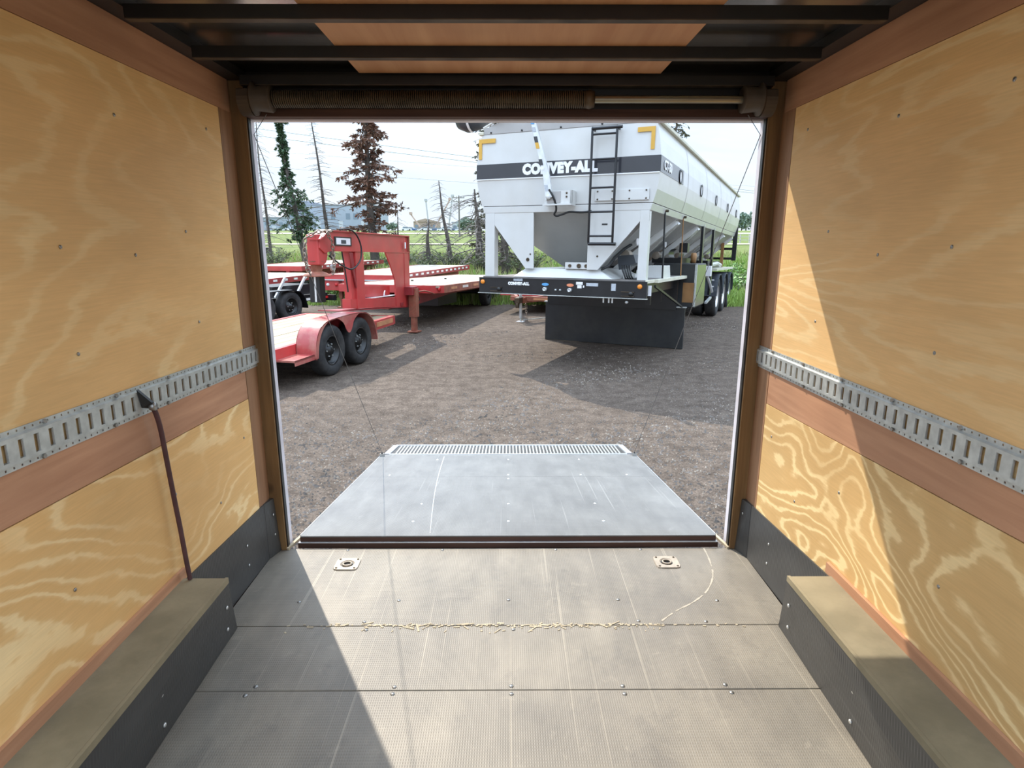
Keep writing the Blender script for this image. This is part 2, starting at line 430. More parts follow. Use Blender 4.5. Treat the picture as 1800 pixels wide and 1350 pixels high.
# e-track rails
def etrack(s, label):
    root = empty('e_track_rail', (s * W, 1.5, etz(s, 1.5) - .052), (math.atan(.028 if s < 0 else .009) * -1, 0, 0))
    tag(root, label, 'cargo rail', 'slotted cargo rails on the trailer walls')
    y0, y1 = -1.12, 1.455 if s < 0 else 1.475
    n = int((y1 - y0) / .0515); mb = MB(); q = -s
    def plate(ya, yb, za, zb, d):
        xs = sorted((q * d, q * (d - .0025))); mb.box(xs[0], xs[1], ya, yb, za, zb)
    def row(za, zb, d, pitch, w, h, off=0.0):
        """strip with a row of slots"""
        zc = (za + zb) / 2; m = int((y1 - y0) / pitch)
        plate(y0, y1, zc + h / 2, zb, d); plate(y0, y1, za, zc - h / 2, d)
        last = y0
        for i in range(m + 1):
            c = y1 - .012 - i * pitch - off
            if c - w / 2 <= last: break
            plate(c + w / 2, y1 if i == 0 else c + pitch - w / 2, zc - h / 2, zc + h / 2, d)
        plate(y0, c + (pitch if c - w / 2 <= last else 0) - w / 2, zc - h / 2, zc + h / 2, d)
    row(-.034, .034, .014, .0515, .017, .049)
    for zz in (1, -1):
        za, zb = sorted((zz * .037, zz * .052)); row(za, zb, .004, .026, .0055, .0055, .006)
        mb.hexa([(q * .014, y0, zz * .034), (q * .014, y1, zz * .034), (q * .002, y1, zz * .038), (q * .002, y0, zz * .038)],
                [(q * .0115, y0, zz * .034), (q * .0115, y1, zz * .034), (q * -.0005, y1, zz * .038), (q * -.0005, y0, zz * .038)])
    mb.build('slotted_rail', M['galv'], root)
    lip = MB()
    zc = 0
    for i in range(n):
        c = y1 - .012 - i * .0515
        for zz in (1, -1):
            xs = sorted((q * .003, q * .013)); lip.box(xs[0], xs[1], c - .0085, c + .0085, zz * .0245 - .0008, zz * .0245 + .0008)
        for e in (-1, 1):
            xs = sorted((q * .008, q * .0125)); lip.box(xs[0], xs[1], c + e * .0085 - .0006, c + e * .0085 + .0006, -.0245, .0245)
    lip.build('slot_lips', M['galv'], root)['kind'] = 'stuff'
    b0 = None
    for i in range(9):
        yb = y1 - .21 - i * .30
        for zz in (1, -1):
            if b0 is None:
                b0 = MB().lathe([(0, .0068), (q * .006, .0068), (q * .0062, .0001)], (0, 0, 0), 'x', 6, False).build('bolt', M['bolt'], root); ob = b0
            else: ob = share(b0, 'bolt', (0, 0, 0), root)
            ob.location = (q * .004, yb + (.0 if zz > 0 else -.02), zz * .045)
    return root
etrack(-1, 'galvanised slotted cargo rail with the maroon cord hooked in it')
etrack(1, 'galvanised slotted cargo rail crossed by the edge of the sunlight')

# maroon cord hanging out of one slot
yc = 2.06
pts = []
for (px, y, z) in [(-1.232, 1.94, 1.43), (-1.205, 1.955, 1.40), (-1.196, 1.968, 1.378), (-1.196, 1.985, 1.345), (-1.200, 2.006, 1.282), (-1.204, 2.021, 1.183), (-1.205, 2.032, 1.071), (-1.205, 2.040, .98), (-1.203, 2.046, .884), (-1.198, 2.046, .77), (-1.192, 2.045, .683)]:
    pts.append((px, y, z))
cr_ = empty('hanging_cord', (-1.192, 2.045, .683))
tag(cr_, 'thin maroon cord hanging from the cargo rail down to the wheel box', 'cord')
off = Vector((-1.192, 2.045, .683))
o = MB().tube(smooth([Vector(p) - off for p in pts[2:]]), .0085, 8).build('cord', M['cord'], cr_)
o = MB().prism([Vector(p) - off for p in [(-1.2195, 1.935, 1.44), (-1.2195, 1.95, 1.375), (-1.19, 1.985, 1.36), (-1.19, 1.96, 1.39)]], (0, .012, 0)).build('hook_plate', M['black_steel'], cr_)
o = MB().lathe([(-.008, .0001), (-.008, .014), (.008, .014), (.008, .0001)], Vector((-1.194, 1.972, 1.374)) - off, 'x', 12).build('cord_clip', M['bolt'], cr_)

# wheel boxes
def wheelbox(s, label):
    root = empty('wheel_box', (s * 1.15, 1.5, FZ)); tag(root, label, 'wheel box', 'wheel boxes along the side walls')
    off = Vector((s * 1.15, 1.5, FZ)); L = lambda x, y, z: Vector((s * x, y, z)) - off
    zt = .672; yf, yt, yb = 2.262, 2.055, Y0
    xb = 1.148; xt = 1.057; ww = W - .001
    MB().hexa([L(xb, yf, FZ + .001), L(1.10, yb, FZ + .001), L(1.057, yb, zt), L(xt, yt, zt)],
              [L(xb + .02, yf - .01, FZ + .001), L(1.12, yb, FZ + .001), L(1.077, yb, zt), L(xt + .02, yt, zt)]).build('side_panel', M['kick'], root)
    MB().hexa([L(xb, yf, FZ + .001), L(ww, yf, FZ + .001), L(ww, yt, zt - .001), L(xt + .002, yt, zt - .001)],
              [L(xb, yf - .02, FZ + .001), L(ww, yf - .02, FZ + .001), L(ww, yt - .02, zt - .001), L(xt + .002, yt - .02, zt - .001)]).build('end_panel', M['kick'], root)
    MB().hexa([L(xt + .012, yt, zt), L(1.069, yb, zt), L(ww, yb, zt), L(ww, yt, zt)],
              [L(xt + .012, yt, zt + .008), L(1.069, yb, zt + .008), L(ww, yb, zt + .008), L(ww, yt, zt + .008)]).build('top_board', M['boxtop'], root)
    MB().hexa([L(xt - .002, yt + .002, zt - .012), L(1.055, yb, zt - .012), L(1.067, yb, zt - .012), L(xt + .010, yt + .002, zt - .012)],
              [L(xt - .002, yt + .002, zt + .01), L(1.055, yb, zt + .01), L(1.067, yb, zt + .01), L(xt + .010, yt + .002, zt + .01)]).build('edge_trim', M['boxtop'], root)
    MB().hexa([L(ww - .012, 2.10 if s > 0 else 2.075, zt - .0), L(ww - .012, yb, zt + .008), L(ww, yb, zt + .008), L(ww, 2.10 if s > 0 else 2.075, zt)],
              [L(ww - .012, 2.10 if s > 0 else 2.075, zt + .042), L(ww - .012, yb, zt + .058), L(ww, yb, zt + .058), L(ww, 2.10 if s > 0 else 2.075, zt + .042)]).build('wall_batten', M['luan'], root)
    b0 = None
    for (y, f) in [(2.08, .62), (2.13, .25), (1.62, .62), (1.66, .2), (1.15, .62), (1.17, .2)]:
        t = (y - yb) / (yf - yb); x0 = 1.10 + (xb - 1.10) * t; t2 = (y - yb) / (yt - yb); x1 = xt
        p = L(x0 + (x1 - x0) * f - .003, y, FZ + (zt - FZ) * f)
        if b0 is None: b0 = MB().lathe([(0, .0001), (0, .008), (-s * .003, .007), (-s * .004, .0001)], (0, 0, 0), 'x', 8).build('screw', M['screw'], root); b0.location = p
        else: share(b0, 'screw', p, root)
    return root
wheelbox(-1, 'low black rubber wheel box below the hanging cord')
wheelbox(1, 'low black rubber wheel box with a sunlit dusty top')

# recessed D-ring tie-downs in the floor
def dring(x, y, label):
    root = empty('floor_tie_down', (x, y, FZ)); tag(root, label, 'tie-down ring', 'recessed floor tie-downs')
    mb = MB(); n = 24; hw, hd = .062, .058
    outer = []; inner = []; low = []
    for k in range(n):
        a = 2 * math.pi * k / n; c, s_ = math.cos(a), math.sin(a)
        m = max(abs(c), abs(s_)); r = min(1 / m, 1.28)
        outer.append((hw * c * r, hd * s_ * r)); inner.append((.036 * c, .034 * s_)); low.append((.030 * c, .028 * s_))
    vs = [(a, b, .0005) for a, b in outer] + [(a, b, .006) for a, b in [(p[0] * .96, p[1] * .96) for p in outer]] + [(a, b, .006) for a, b in inner] + [(a, b, .001) for a, b in low]
    fs = []
    for r in range(3):
        fs += [(r * n + k, r * n + (k + 1) % n, (r + 1) * n + (k + 1) % n, (r + 1) * n + k) for k in range(n)]
    mb.add(vs, fs).build('mounting_plate', M['tan_steel'], root)
    MB().lathe([(.0008, .0001), (.0012, .031)], (0, 0, 0), 'z', 24).build('recess_cup', M['black_steel'], root)
    MB().tube([(.021 * math.cos(t * math.pi / 10), .019 * math.sin(t * math.pi / 10) - .002, .006) for t in range(21)], .0045, 8, False).build('ring', M['tan_steel'], root)
    b0 = None
    for a in (-1, 1):
        for b in (-1, 1):
            if b0 is None:
                b0 = MB().lathe([(0, .006), (.003, .005), (.0035, .0001)], (0, 0, 0), 'z', 8).build('bolt', M['spring'], root); ob = b0
            else: ob = share(b0, 'bolt', (0, 0, 0), root)
            ob.location = (a * .045, b * .042, .0055)
dring(-.815, 2.775, 'square recessed tie-down ring in the shaded-edge corner of the floor')
dring(.805, 2.785, 'square recessed tie-down ring in full sun on the floor')

# ceiling: roof sheet, centre panel, bows
ce = MB().box(-W - .08, W + .08, YR, 2.955, 2.64, 2.66).build('ceiling', M['roofskin'])
for s in (-1, 1):
    xs = sorted((s * 1.16, s * (W + .012)))
    MB().box(xs[0], xs[1], YR, 2.93, 2.603, 2.64).build('top_rail', M['black_steel'], ce)
struct(ce, 'dark reflective metal roof sheet with black bows and a luan centre panel')
MB().box(-W - .08, W + .08, YR, 2.955, 2.661, 2.70).build('roof_outer', M['white_frame'], ce)
for (a, b) in [(YR, 2.055), (2.057, 2.83)]:
    MB().box(-.635, .655, a, b, 2.612, 2.622).build('roof_panel', M['luan_roof'], ce)
yb = 2.87
while yb > YR:
    MB().box(-1.16, 1.16, yb - .013, yb + .013, 2.573, 2.611).build('roof_bow', M['black_steel'], ce)
    MB().box(-1.16, 1.16, yb - .013, yb + .020, 2.570, 2.573).build('bow_lip', M['spring'], ce)
    yb -= .405
# header over the door
hd = MB().box(-1.173, 1.173, 2.93, 2.955, 2.482, 2.64).build('trim_1', M['black_steel'])
struct(hd, 'black steel header above the ramp door opening')
MB().box(-1.167, 1.167, 2.905, 2.958, 2.452, 2.484).build('header_board', M['dark_wood'], hd)
MB().box(-1.172, 1.172, 2.962, 3.012, 2.446, 2.70).build('door_frame', M['white_frame'], hd)
# counterbalance spring over the door
cs = empty('counterbalance_spring', (0, 2.86, 2.515)); tag(cs, 'long torsion spring on a steel shaft above the ramp door', 'spring')
pts = []
turns = 150; x0, x1 = -1.02, .345
for i in range(turns * 8 + 1):
    t = i / (turns * 8); a = t * turns * 2 * math.pi
    pts.append((x0 + (x1 - x0) * t, .034 * math.cos(a), .034 * math.sin(a)))
MB().tube(pts, .0040, 5).build('coil', M['spring'], cs)
MB().tube([(-1.12, 0, 0), (1.12, 0, 0)], .0165, 14).build('shaft', M['shaft'], cs)
for x in (-1.045, .355):
    MB().lathe([(-.022, .0165), (-.022, .036), (.0, .040), (.022, .034), (.022, .0165)], (x, 0, 0), 'x', 16).build('winding_cone', M['spring'], cs)
for s in (-1, 1):
    d = MB().lathe([(-.035 * s, .017), (-.035 * s, .054), (-.03 * s, .056), (.03 * s, .050), (.038 * s, .068), (.045 * s, .068), (.045 * s, .017)], (s * 1.06, 0, 0), 'x', 24).build('cable_drum', M['drum'], cs)
    mb = MB(); n = 14
    prof = [(.062 * math.cos(t), .058 * math.sin(t) - .012) for t in [math.pi * (.05 + 1.0 * k / n) + math.pi for k in range(n + 1)]]
    prof = [(-.03, .038), (-.055, .03)] + [(-.062 * math.cos(math.pi * k / n), -.070 * math.sin(math.pi * k / n)) for k in range(n + 1)] + [(.055, .03), (.03, .038)]
    mb.prism([(s * 1.108, a, b) for a, b in prof], (s * .05, 0, 0)).build('bearing_bracket', M['drum'], cs)

# ------------------------------------------------------------------ ramp door lying open on the gravel
ang = math.atan2(.375 - .075, 5.06 - 2.972)
rd = empty('ramp_door', (0, 2.972, .375), (-ang, 0, 0)); tag(rd, 'grey rubber-topped ramp door folded down onto the gravel', 'ramp')
LEN = math.hypot(5.06 - 2.972, .30)
hw = 1.115
for (a, b) in [(0.001, 1.30), (1.302, LEN)]:
    c = .05 if b == LEN else 0
    MB().prism([(-hw, a, -.006), (hw, a, -.006), (hw, b - c, -.006), (hw - c, b, -.006), (-hw + c, b, -.006), (-hw, b - c, -.006)], (0, 0, .006)).build('deck_sheet', M['ramp'], rd)
MB().box(-hw, hw, .0, LEN, -.030, -.007).build('core_board', M['dark_wood'], rd)
MB().box(-hw - .008, hw + .008, -.012, .05, -.062, -.034).build('lower_board', M['dark_wood'], rd)
MB().box(-hw, hw, .052, LEN, -.062, -.031).build('lower_board', M['dark_wood'], rd)
MB().box(-hw - .006, hw + .006, -.014, .03, -.034, -.0305).build('edge_strip', M['alu'], rd)
for s in (-1, 1):
    xs = sorted((s * (hw + .001), s * (hw + .006)))
    MB().box(xs[0], xs[1], .02, LEN - .05, -.05, .002).build('side_trim', M['alu'], rd)
    MB().bar((s * (hw + .012), .12, -.02), (s * (hw + .055), -.04, -.055), .016, .012).build('hinge_arm', M['white_chip'], rd)
    e = MB().box(s * 1.10 - .018, s * 1.10 + .018, LEN - .085, LEN - .045, 0, .022).build('cable_bracket', M['bolt'], rd)
    MB().lathe([(-.006, .0001), (-.006, .009), (.006, .009), (.006, .0001)], (s * 1.10, LEN - .065, .026), 'x', 10).build('cable_pin', M['black_steel'], rd)
MB().box(-1.05, 1.05, LEN - .004, LEN + .018, -.03, .004).build('hinge_strip', M['alu'], rd)
Ri = (Matrix.Translation(rd.location) @ rd.rotation_euler.to_matrix().to_4x4()).inverted()
Q = lambda x, t, up=0.0: Ri @ Vector((x * (1 + 0 * t), 5.085 + .345 * t, .066 - .040 * t + up))     # along the flap
MB().hexa([Q(-1.06, 0, -.012), Q(1.06, 0, -.012), Q(1.03, 1, -.012), Q(-1.03, 1, -.012)], [Q(-1.06, 0), Q(1.06, 0), Q(1.03, 1), Q(-1.03, 1)]).build('ramp_flap', M['kick'], rd)
fb = MB()
P = [Q(-1.075, 0, .003), Q(1.075, 0, .003), Q(1.055, 1, .003), Q(-1.055, 1, .003)]
fb.bar(P[1], P[2], .05, .012); fb.bar(P[2], P[3], .03, .012); fb.bar(P[3], P[0], .05, .012)
fb.build('flap_border', M['alu'], rd)
gr = MB()
for k in range(66):
    x = -1.0 + k * .0307
    gr.bar(Q(x, .06, .002), Q(x, .94, .002), .012, .006)
o = gr.build('flap_ribs', M['galv'], rd); o['kind'] = 'stuff'
scr = MB().lathe([(0, .009), (.002, .007), (.0025, .0001)], (0, 0, 0), 'z', 8).build('deck_screw', M['screw'], rd); scr.location = (0, .6, 0)
for (x, y) in [(0, 1.24), (0, 1.36), (.55, 1.36), (-.55, .6), (.55, .6), (0, .25), (.55, .25), (-.55, .25), (.9, 1.36), (-.9, 1.36), (.0, 1.9), (.6, 1.9), (-.6, 1.9)]:
    share(scr, 'deck_screw', (x, y, 0), rd)
# the scuff that curves over ramp
sc = MB(); prev = None
for k in range(15):
    t = k / 14; q = Vector((-.425 - .13 * t - .02 * math.sin(t * 3.1), .04 + 1.98 * t, .0012))
    if prev is not None: sc.bar(prev, q, .006 * (0.5 + t * .8), .001)
    prev = q
sc.build('scuff_mark', M['alu'], rd)

# lift cables
Rm = Matrix.Translation(rd.location) @ rd.rotation_euler.to_matrix().to_4x4()
for s in (-1, 1):
    a = Rm @ Vector((s * 1.10, LEN - .065, .03)); b = Vector((s * 1.06, 2.87, 2.455)); c = Vector((s * 1.168, 2.985, 2.39))
    o = MB().tube([a, c, b], .0019, 6).build('lift_cable', M['cable'])
    tag(o, 'thin steel lift cable from the ramp corner to the ' + ('coiled spring end' if s < 0 else 'bare shaft end') + ' of the header', 'cable', 'ramp lift cables')
# ------------------------------------------------------------------ materials for the yard
M['white_paint'] = plain('white_trailer_paint', (.63, .63, .61), .25, 0, .03, 3, coat=.12, dirt=(.52, .49, .42), dirt_amt=.3, dscale=1.6)
M['grey_paint'] = plain('light_grey_galvanised_hopper', (.36, .36, .345), .4, .15, .08, 2)
M['roof_plate'] = plain('greyish_roof_plate', (.40, .385, .37), .5, 0, .06, 3)
M['stripe'] = plain('charcoal_stripe', (.028, .029, .036), .25, 0, .08, 3, coat=.5)
M['letter'] = plain('white_lettering', (.88, .88, .88), .4, 0, .02)
M['yellow_tape'] = plain('ochre_reflector_tape', (.66, .38, .06), .45, 0, .06)
M['black_paint'] = plain('glossy_black_paint', (.010, .010, .012), .3, 0, .3, 5)
M['black_flap'] = plain('scuffed_black_panel', (.018, .019, .021), .42, 0, .35, 2.5, dirt=(.05, .05, .042), dirt_amt=.6, dscale=2.2)
M['deck_ply'] = plain('weathered_deck_board', (.20, .18, .165), .7, 0, .2, 6)
M['cream'] = plain('cream_edge_rail', (.62, .60, .48), .5, 0, .1, 4)
M['amber'] = plain('amber_lens', (.80, .26, .03), .25, 0, .1)
M['red_lens'] = plain('red_lens', (.55, .02, .02), .25, 0, .1)
M['tyre'] = plain('tyre_rubber', (.022, .022, .023), .75, 0, .25, 10, .15, 60, dirt=(.075, .068, .06), dirt_amt=.5, dscale=5)
M['fender_dark'] = plain('slate_plastic_fender', (.045, .052, .062), .45, 0, .1)
M['alu_wheel'] = plain('polished_wheel', (.82, .82, .82), .25, .7, .05)
M['sticker_w'] = plain('white_sticker', (.80, .79, .80), .5, 0, .05)
M['sticker_b'] = plain('blue_sticker', (.10, .33, .62), .5, 0, .05)
M['sticker_r'] = plain('red_orange_sticker', (.70, .24, .12), .5, 0, .05)
M['sticker_g'] = plain('grey_sticker', (.45, .48, .52), .5, 0, .1, 40)
M['tank'] = plain('mirror_steel_box', (.34, .36, .32), .22, .9, .08)
M['brown_board'] = plain('brown_stake', (.28, .14, .05), .7, 0, .2)
M['motor'] = plain('tan_gear_motor', (.30, .25, .20), .5, .3)
M['hose'] = plain('black_rubber_hose', (.012, .012, .012), .4)

def make_tyre(parent, c, R, width, side, rim_mat, rim_r=.53, nuts=0, n=40):
    """tyre turned about local y; side = direction the wheel face looks (+1 / -1)"""
    s = side; w = width / 2
    prof = [(-w * .75, R * rim_r), (-w * .95, R * .66), (-w, R * .78), (-w * .96, R * .90), (-w * .80, R * .97), (-w * .5, R), (w * .5, R), (w * .80, R * .97), (w * .96, R * .90), (w, R * .78), (w * .95, R * .66), (w * .75, R * rim_r)]
    t = MB().lathe(prof, (0, 0, 0), 'y', n).build('tyre', M['tyre'], parent); t.location = c
    rp = [(s * w * .80, R * rim_r * 1.03), (s * w * .86, R * rim_r), (s * w * .70, R * rim_r * .93), (s * w * .05, R * rim_r * .86), (s * w * .0, R * rim_r * .62), (s * w * .35, R * rim_r * .55), (s * w * .40, R * rim_r * .34), (s * w * .70, R * rim_r * .30), (s * w * .74, .0001)]
    MB().lathe(rp, (0, 0, 0), 'y', n).build('rim', rim_mat, t)
    if nuts:
        b0 = None
        for k in range(nuts):
            a = 2 * math.pi * k / nuts
            q = (R * rim_r * .45 * math.cos(a), s * w * .42, R * rim_r * .45 * math.sin(a))
            if b0 is None:
                b0 = MB().lathe([(0, .012), (s * .018, .010), (s * .02, .0001)], (0, 0, 0), 'y', 6, False).build('wheel_nut', M['galv'], t); b0.location = q
            else: share(b0, 'wheel_nut', q, t)
        # hand holes in the disc, dark ovals between the nuts
        for k in range(8):
            a = 2 * math.pi * (k + .5) / 8
            q = (R * rim_r * .73 * math.cos(a), s * w * .045, R * rim_r * .73 * math.sin(a))
            if k == 0:
                h0 = MB().lathe([(0, .0001), (0, R * .045), (s * .004, R * .045), (s * .004, .0001)], (0, 0, 0), 'y', 10).build('hand_hole', M['hose'], t); h0.location = q
            else: share(h0, 'hand_hole', q, t)
    return t

# ------------------------------------------------------------------ white hopper trailer.  local x = along it, y = to its far side, z = up
hp = empty('hopper_trailer', (1.899, 8.378, 0), (0, .028, math.pi / 2 - .449))
tag(hp, 'long white hopper trailer with charcoal stripe, black ladder and triple axle', 'trailer')
AC, LB = 1.30, 10.95
rows = [(2.31, .03, .055), (2.41, .0, .05), (2.58, -.05, .04), (2.80, -.08, .03), (3.01, -.078, .03), (3.22, -.05, .038), (3.43, -.005, .05)]
def hop_a(z):
    for (z0, a0, l0), (z1, a1, l1) in zip(rows, rows[1:]):
        if z0 <= z <= z1:
            t = (z - z0) / (z1 - z0); return a0 + (a1 - a0) * t, l0 + (l1 - l0) * t
    return rows[-1][1], rows[-1][2]
def body_section(zs):
    mb = MB(); vs = []
    for z in zs:
        a, l = hop_a(z); vs += [(l, a, z), (l, 2 * AC - a, z), (LB, 2 * AC - a, z), (LB, a, z)]
    fs = []
    for i in range(len(zs) - 1):
        o = i * 4; fs += [(o + k, o + (k + 1) % 4, o + 4 + (k + 1) % 4, o + 4 + k) for k in range(4)]
    n = len(zs) - 1
    fs += [(3, 2, 1, 0), (n * 4, n * 4 + 1, n * 4 + 2, n * 4 + 3)]
    return mb.add(vs, fs)
zs = [2.412, 2.58, 2.69, 2.80, 2.9, 3.01, 3.12, 3.22, 3.33, 3.43]
body_section(zs).build('hopper_body', M['white_paint'], hp)
body_section([2.31, 2.403]).build('bottom_rail', M['white_paint'], hp, .006)
MB().box(.075, LB, .02, 2.58, 2.403, 2.412).build('joint_shadow_line', M['spring'], hp)  # dark strip set in the joint, a shadow line put in as colour
# roof: low gable with an upright front plate
MB().prism([(.052, .0, 3.432), (.052, 2.6, 3.432), (.052, 2.45, 3.56), (.052, 1.3, 3.80), (.052, .15, 3.56)], (LB - .1, 0, 0)).build('roof', M['roof_plate'], hp)
MB().box(.045, .052, .03, 2.57, 3.436, 3.53).build('roof_front_plate', M['roof_plate'], hp)
for a in (.15, .75, 1.35, 1.95, 2.45):
    MB().lathe([(0, .014), (-.012, .012), (-.013, .0001)], (.045, a, 3.455), 'x', 8).build('rivet', M['hose'], hp)
for s in (0, 1):
    a0, a1 = (-.05, .03) if s == 0 else (2.57, 2.65)
    MB().box(.03, LB + .12, a0, a1, 3.428, 3.475).build('roof_edge_rail', M['cream'], hp, .008)
# charcoal stripe on the front and round the corner
def skin(z0, z1, l0, l1, off, n=6):
    """thin sheet hugging the bulged side between two heights"""
    mb = MB(); vs = []; fs = []
    for i in range(n + 1):
        z = z0 + (z1 - z0) * i / n; a, l = hop_a(z)
        vs += [(l0 if l0 else l, a - off, z), (l1, a - off, z)]
    fs = [(2 * i, 2 * i + 1, 2 * i + 3, 2 * i + 2) for i in range(n)]
    return mb.add(vs, fs)
mb = MB(); vs = []; n = 4
for i in range(n + 1):
    z = 2.80 + .21 * i / n; a, l = hop_a(z); vs += [(l - .004, a - .003, z), (l - .004, 2 * AC - a + .003, z)]
mb.add(vs, [(2 * i, 2 * i + 1, 2 * i + 3, 2 * i + 2) for i in range(n)]).build('front_stripe', M['stripe'], hp)
skin(2.80, 3.01, 0, 1.72, .004).build('side_stripe', M['stripe'], hp)
MB().box(.018, .026, -.075, 2.675, 2.786, 2.80).build('stripe_line', M['letter'], hp)
# lettering (reads towards the nose: +x of the text = -y of the trailer)
FRONT = Matrix(((0, 0, -1, .020), (-1, 0, 0, 1.355), (0, 1, 0, 2.905), (0, 0, 0, 1)))
text_mesh('lettering', 'CONVEY-ALL', .185, M['letter'], hp, FRONT, .003, .015, .93, space=1.12)
FR2 = FRONT.copy(); FR2[0][3] = -.012; FR2[1][3] = 1.945; FR2[2][3] = 1.272
text_mesh('beam_lettering', 'CONVEY-ALL', .056, M['letter'], hp, FR2, .002, .005, .95, space=1.12)
SIDE = Matrix(((1, 0, 0, .48), (0, 0, -1, -.090), (0, 1, 0, 2.905), (0, 0, 0, 1)))
text_mesh('side_lettering', 'CT-50', .17, M['letter'], hp, SIDE, .003, .006, 1.15)
# ochre reflector corners
def tape(name, boxes):
    mb = MB()
    for b in boxes: mb.box(*b)
    return mb.build(name, M['yellow_tape'], hp)
tape('reflector_corner', [(.024, .036, .015, .25, 3.31, 3.37), (.022, .036, .015, .065, 3.085, 3.31)])
tape('reflector_corner', [(.024, .036, 2.37, 2.645, 3.31, 3.37), (.022, .036, 2.595, 2.645, 3.085, 3.31)])
# side seams, round sight windows
for L in (2.15, 4.3, 6.5, 8.7):
    skin(2.42, 3.42, L, L + .02, .006, 8).build('side_seam', M['roof_plate'], hp)
for L in (1.45, 3.55, 5.65, 7.8, 9.9):
    w_ = MB().lathe([(0, .105), (-.012, .11), (-.012, .085), (0, .08)], (L, -.083, 2.89), 'y', 24).build('sight_window', M['hose'], hp)
    MB().lathe([(-.004, .0001), (-.004, .083)], (L, -.083, 2.89), 'y', 24).build('window_lens', M['sticker_w'], w_)
# bolted cover plate on the front
cp = MB().box(.022, .036, .05, .81, 2.445, 2.592).build('cover_plate', M['white_paint'], hp, .003)
for a in (.09, .32, .56, .77):
    for z in (2.465, 2.57):
        MB().lathe([(0, .012), (-.01, .010), (-.011, .0001)], (.022, a, z), 'x', 8).build('cover_bolt', M['spring'], cp)
# front legs and plates that carry the body
def plate(name, poly, l=.06, d=.03, mat='white_paint'):
    return MB().prism([(l, a, z) for a, z in poly], (d, 0, 0)).build(name, M[mat], hp)
plate('front_plate', [(2.55, 2.31), (1.75, 2.31), (1.74, 1.50), (1.87, 1.50), (2.42, 2.17), (2.55, 2.17)])
plate('front_plate', [(.04, 2.31), (.04, 2.17), (.16, 2.17), (.74, 1.50), (.90, 1.50), (.90, 2.31)])
for a0, a1 in ((.04, .165), (2.39, 2.55)):
    MB().box(.055, .19, a0, a1, 1.36, 2.31).build('front_leg', M['white_paint'], hp, .006)
MB().box(.062, .068, .62, .70, 2.05, 2.14).build('notice_sticker', M['sticker_g'], hp)
bt = MB().box(.055, .061, .62, .70, 2.12, 2.14).build('notice_sticker', M['hose'], hp)
for (a, z, r) in [(1.83, 1.63, .028), (1.79, 1.71, .012), (.75, 1.69, .014)]:
    MB().lathe([(0, r), (-.008, r * .9), (-.008, r * .5), (.0, .0001)], (.058, a, z), 'x', 12).build('plate_bolt', M['spring'], hp)
# five hoppers, funnel shaped, with ribs between them
HL = 2.16
for k in range(5):
    l0 = .10 + k * HL; l1 = l0 + HL - .03; lc = (l0 + l1) / 2
    t = [(l0, .07, 2.31), (l1, .07, 2.31), (l1, 2.53, 2.31), (l0, 2.53, 2.31)]
    b = [(lc - .25, 1.03, 1.52), (lc + .25, 1.03, 1.52), (lc + .25, 1.57, 1.52), (lc - .25, 1.57, 1.52)]
    MB().hexa(b, t).build('hopper_funnel', M['grey_paint'], hp)
    ch = MB().hexa([(lc - .2, 1.1, 1.36), (lc + .2, 1.1, 1.36), (lc + .2, 1.5, 1.36), (lc - .2, 1.5, 1.36)], [(lc - .24, 1.04, 1.52), (lc + .24, 1.04, 1.52), (lc + .24, 1.56, 1.52), (lc - .24, 1.56, 1.52)]).build('hopper_gate', M['black_paint'], hp)
    for L in ((l0 + .03), (l1 - .03)) if k else ((l1 - .03),):
        MB().bar((L, .08, 2.27), (L + (lc - L) * .35, .98, 1.46), .10, .12, (1, 0, 0)).build('diagonal_rib', M['white_paint'], hp)
    MB().bar((lc - .9, .12, 2.22), (lc - .35, .98, 1.50), .05, .05, (1, 0, 0)).build('slope_brace', M['roof_plate'], hp)
    o = MB().lathe([(0, .065), (-.02, .07), (-.02, .05), (.0, .0001)], (lc + .12, .50, 1.93), 'y', 16).build('inspection_port', M['sticker_w'], hp)
    m_ = MB().lathe([(-.14, .07), (.06, .07), (.10, .05)], (lc - .10, .58, 1.72), 'x', 12).lathe([(-.15, .0001), (-.14, .07)], (lc - .10, .58, 1.72), 'x', 12).build('gate_motor', M['motor'], hp)
# ladder
ld = MB()
for a in (.50, .845):
    ld.tube([(.03, a, 3.37), (-.075, a, 3.385), (-.08, a, 3.34), (-.08, a, 1.90), (-.075, a, 1.865), (.05, a, 1.855)], .017, 8)
lo = ld.build('ladder', M['black_paint'], hp)
for z in (3.375, 3.30, 2.98, 2.61, 2.29, 1.965, 1.858):
    r = .022 if z in (3.375, 1.858) else .014
    MB().tube([(-.08, .50 - (.07 if r > .02 and z > 2 else 0) - (.05 if z < 1.9 else 0), z), (-.08, .845, z)], r, 8).build('rung', M['black_paint'], lo)
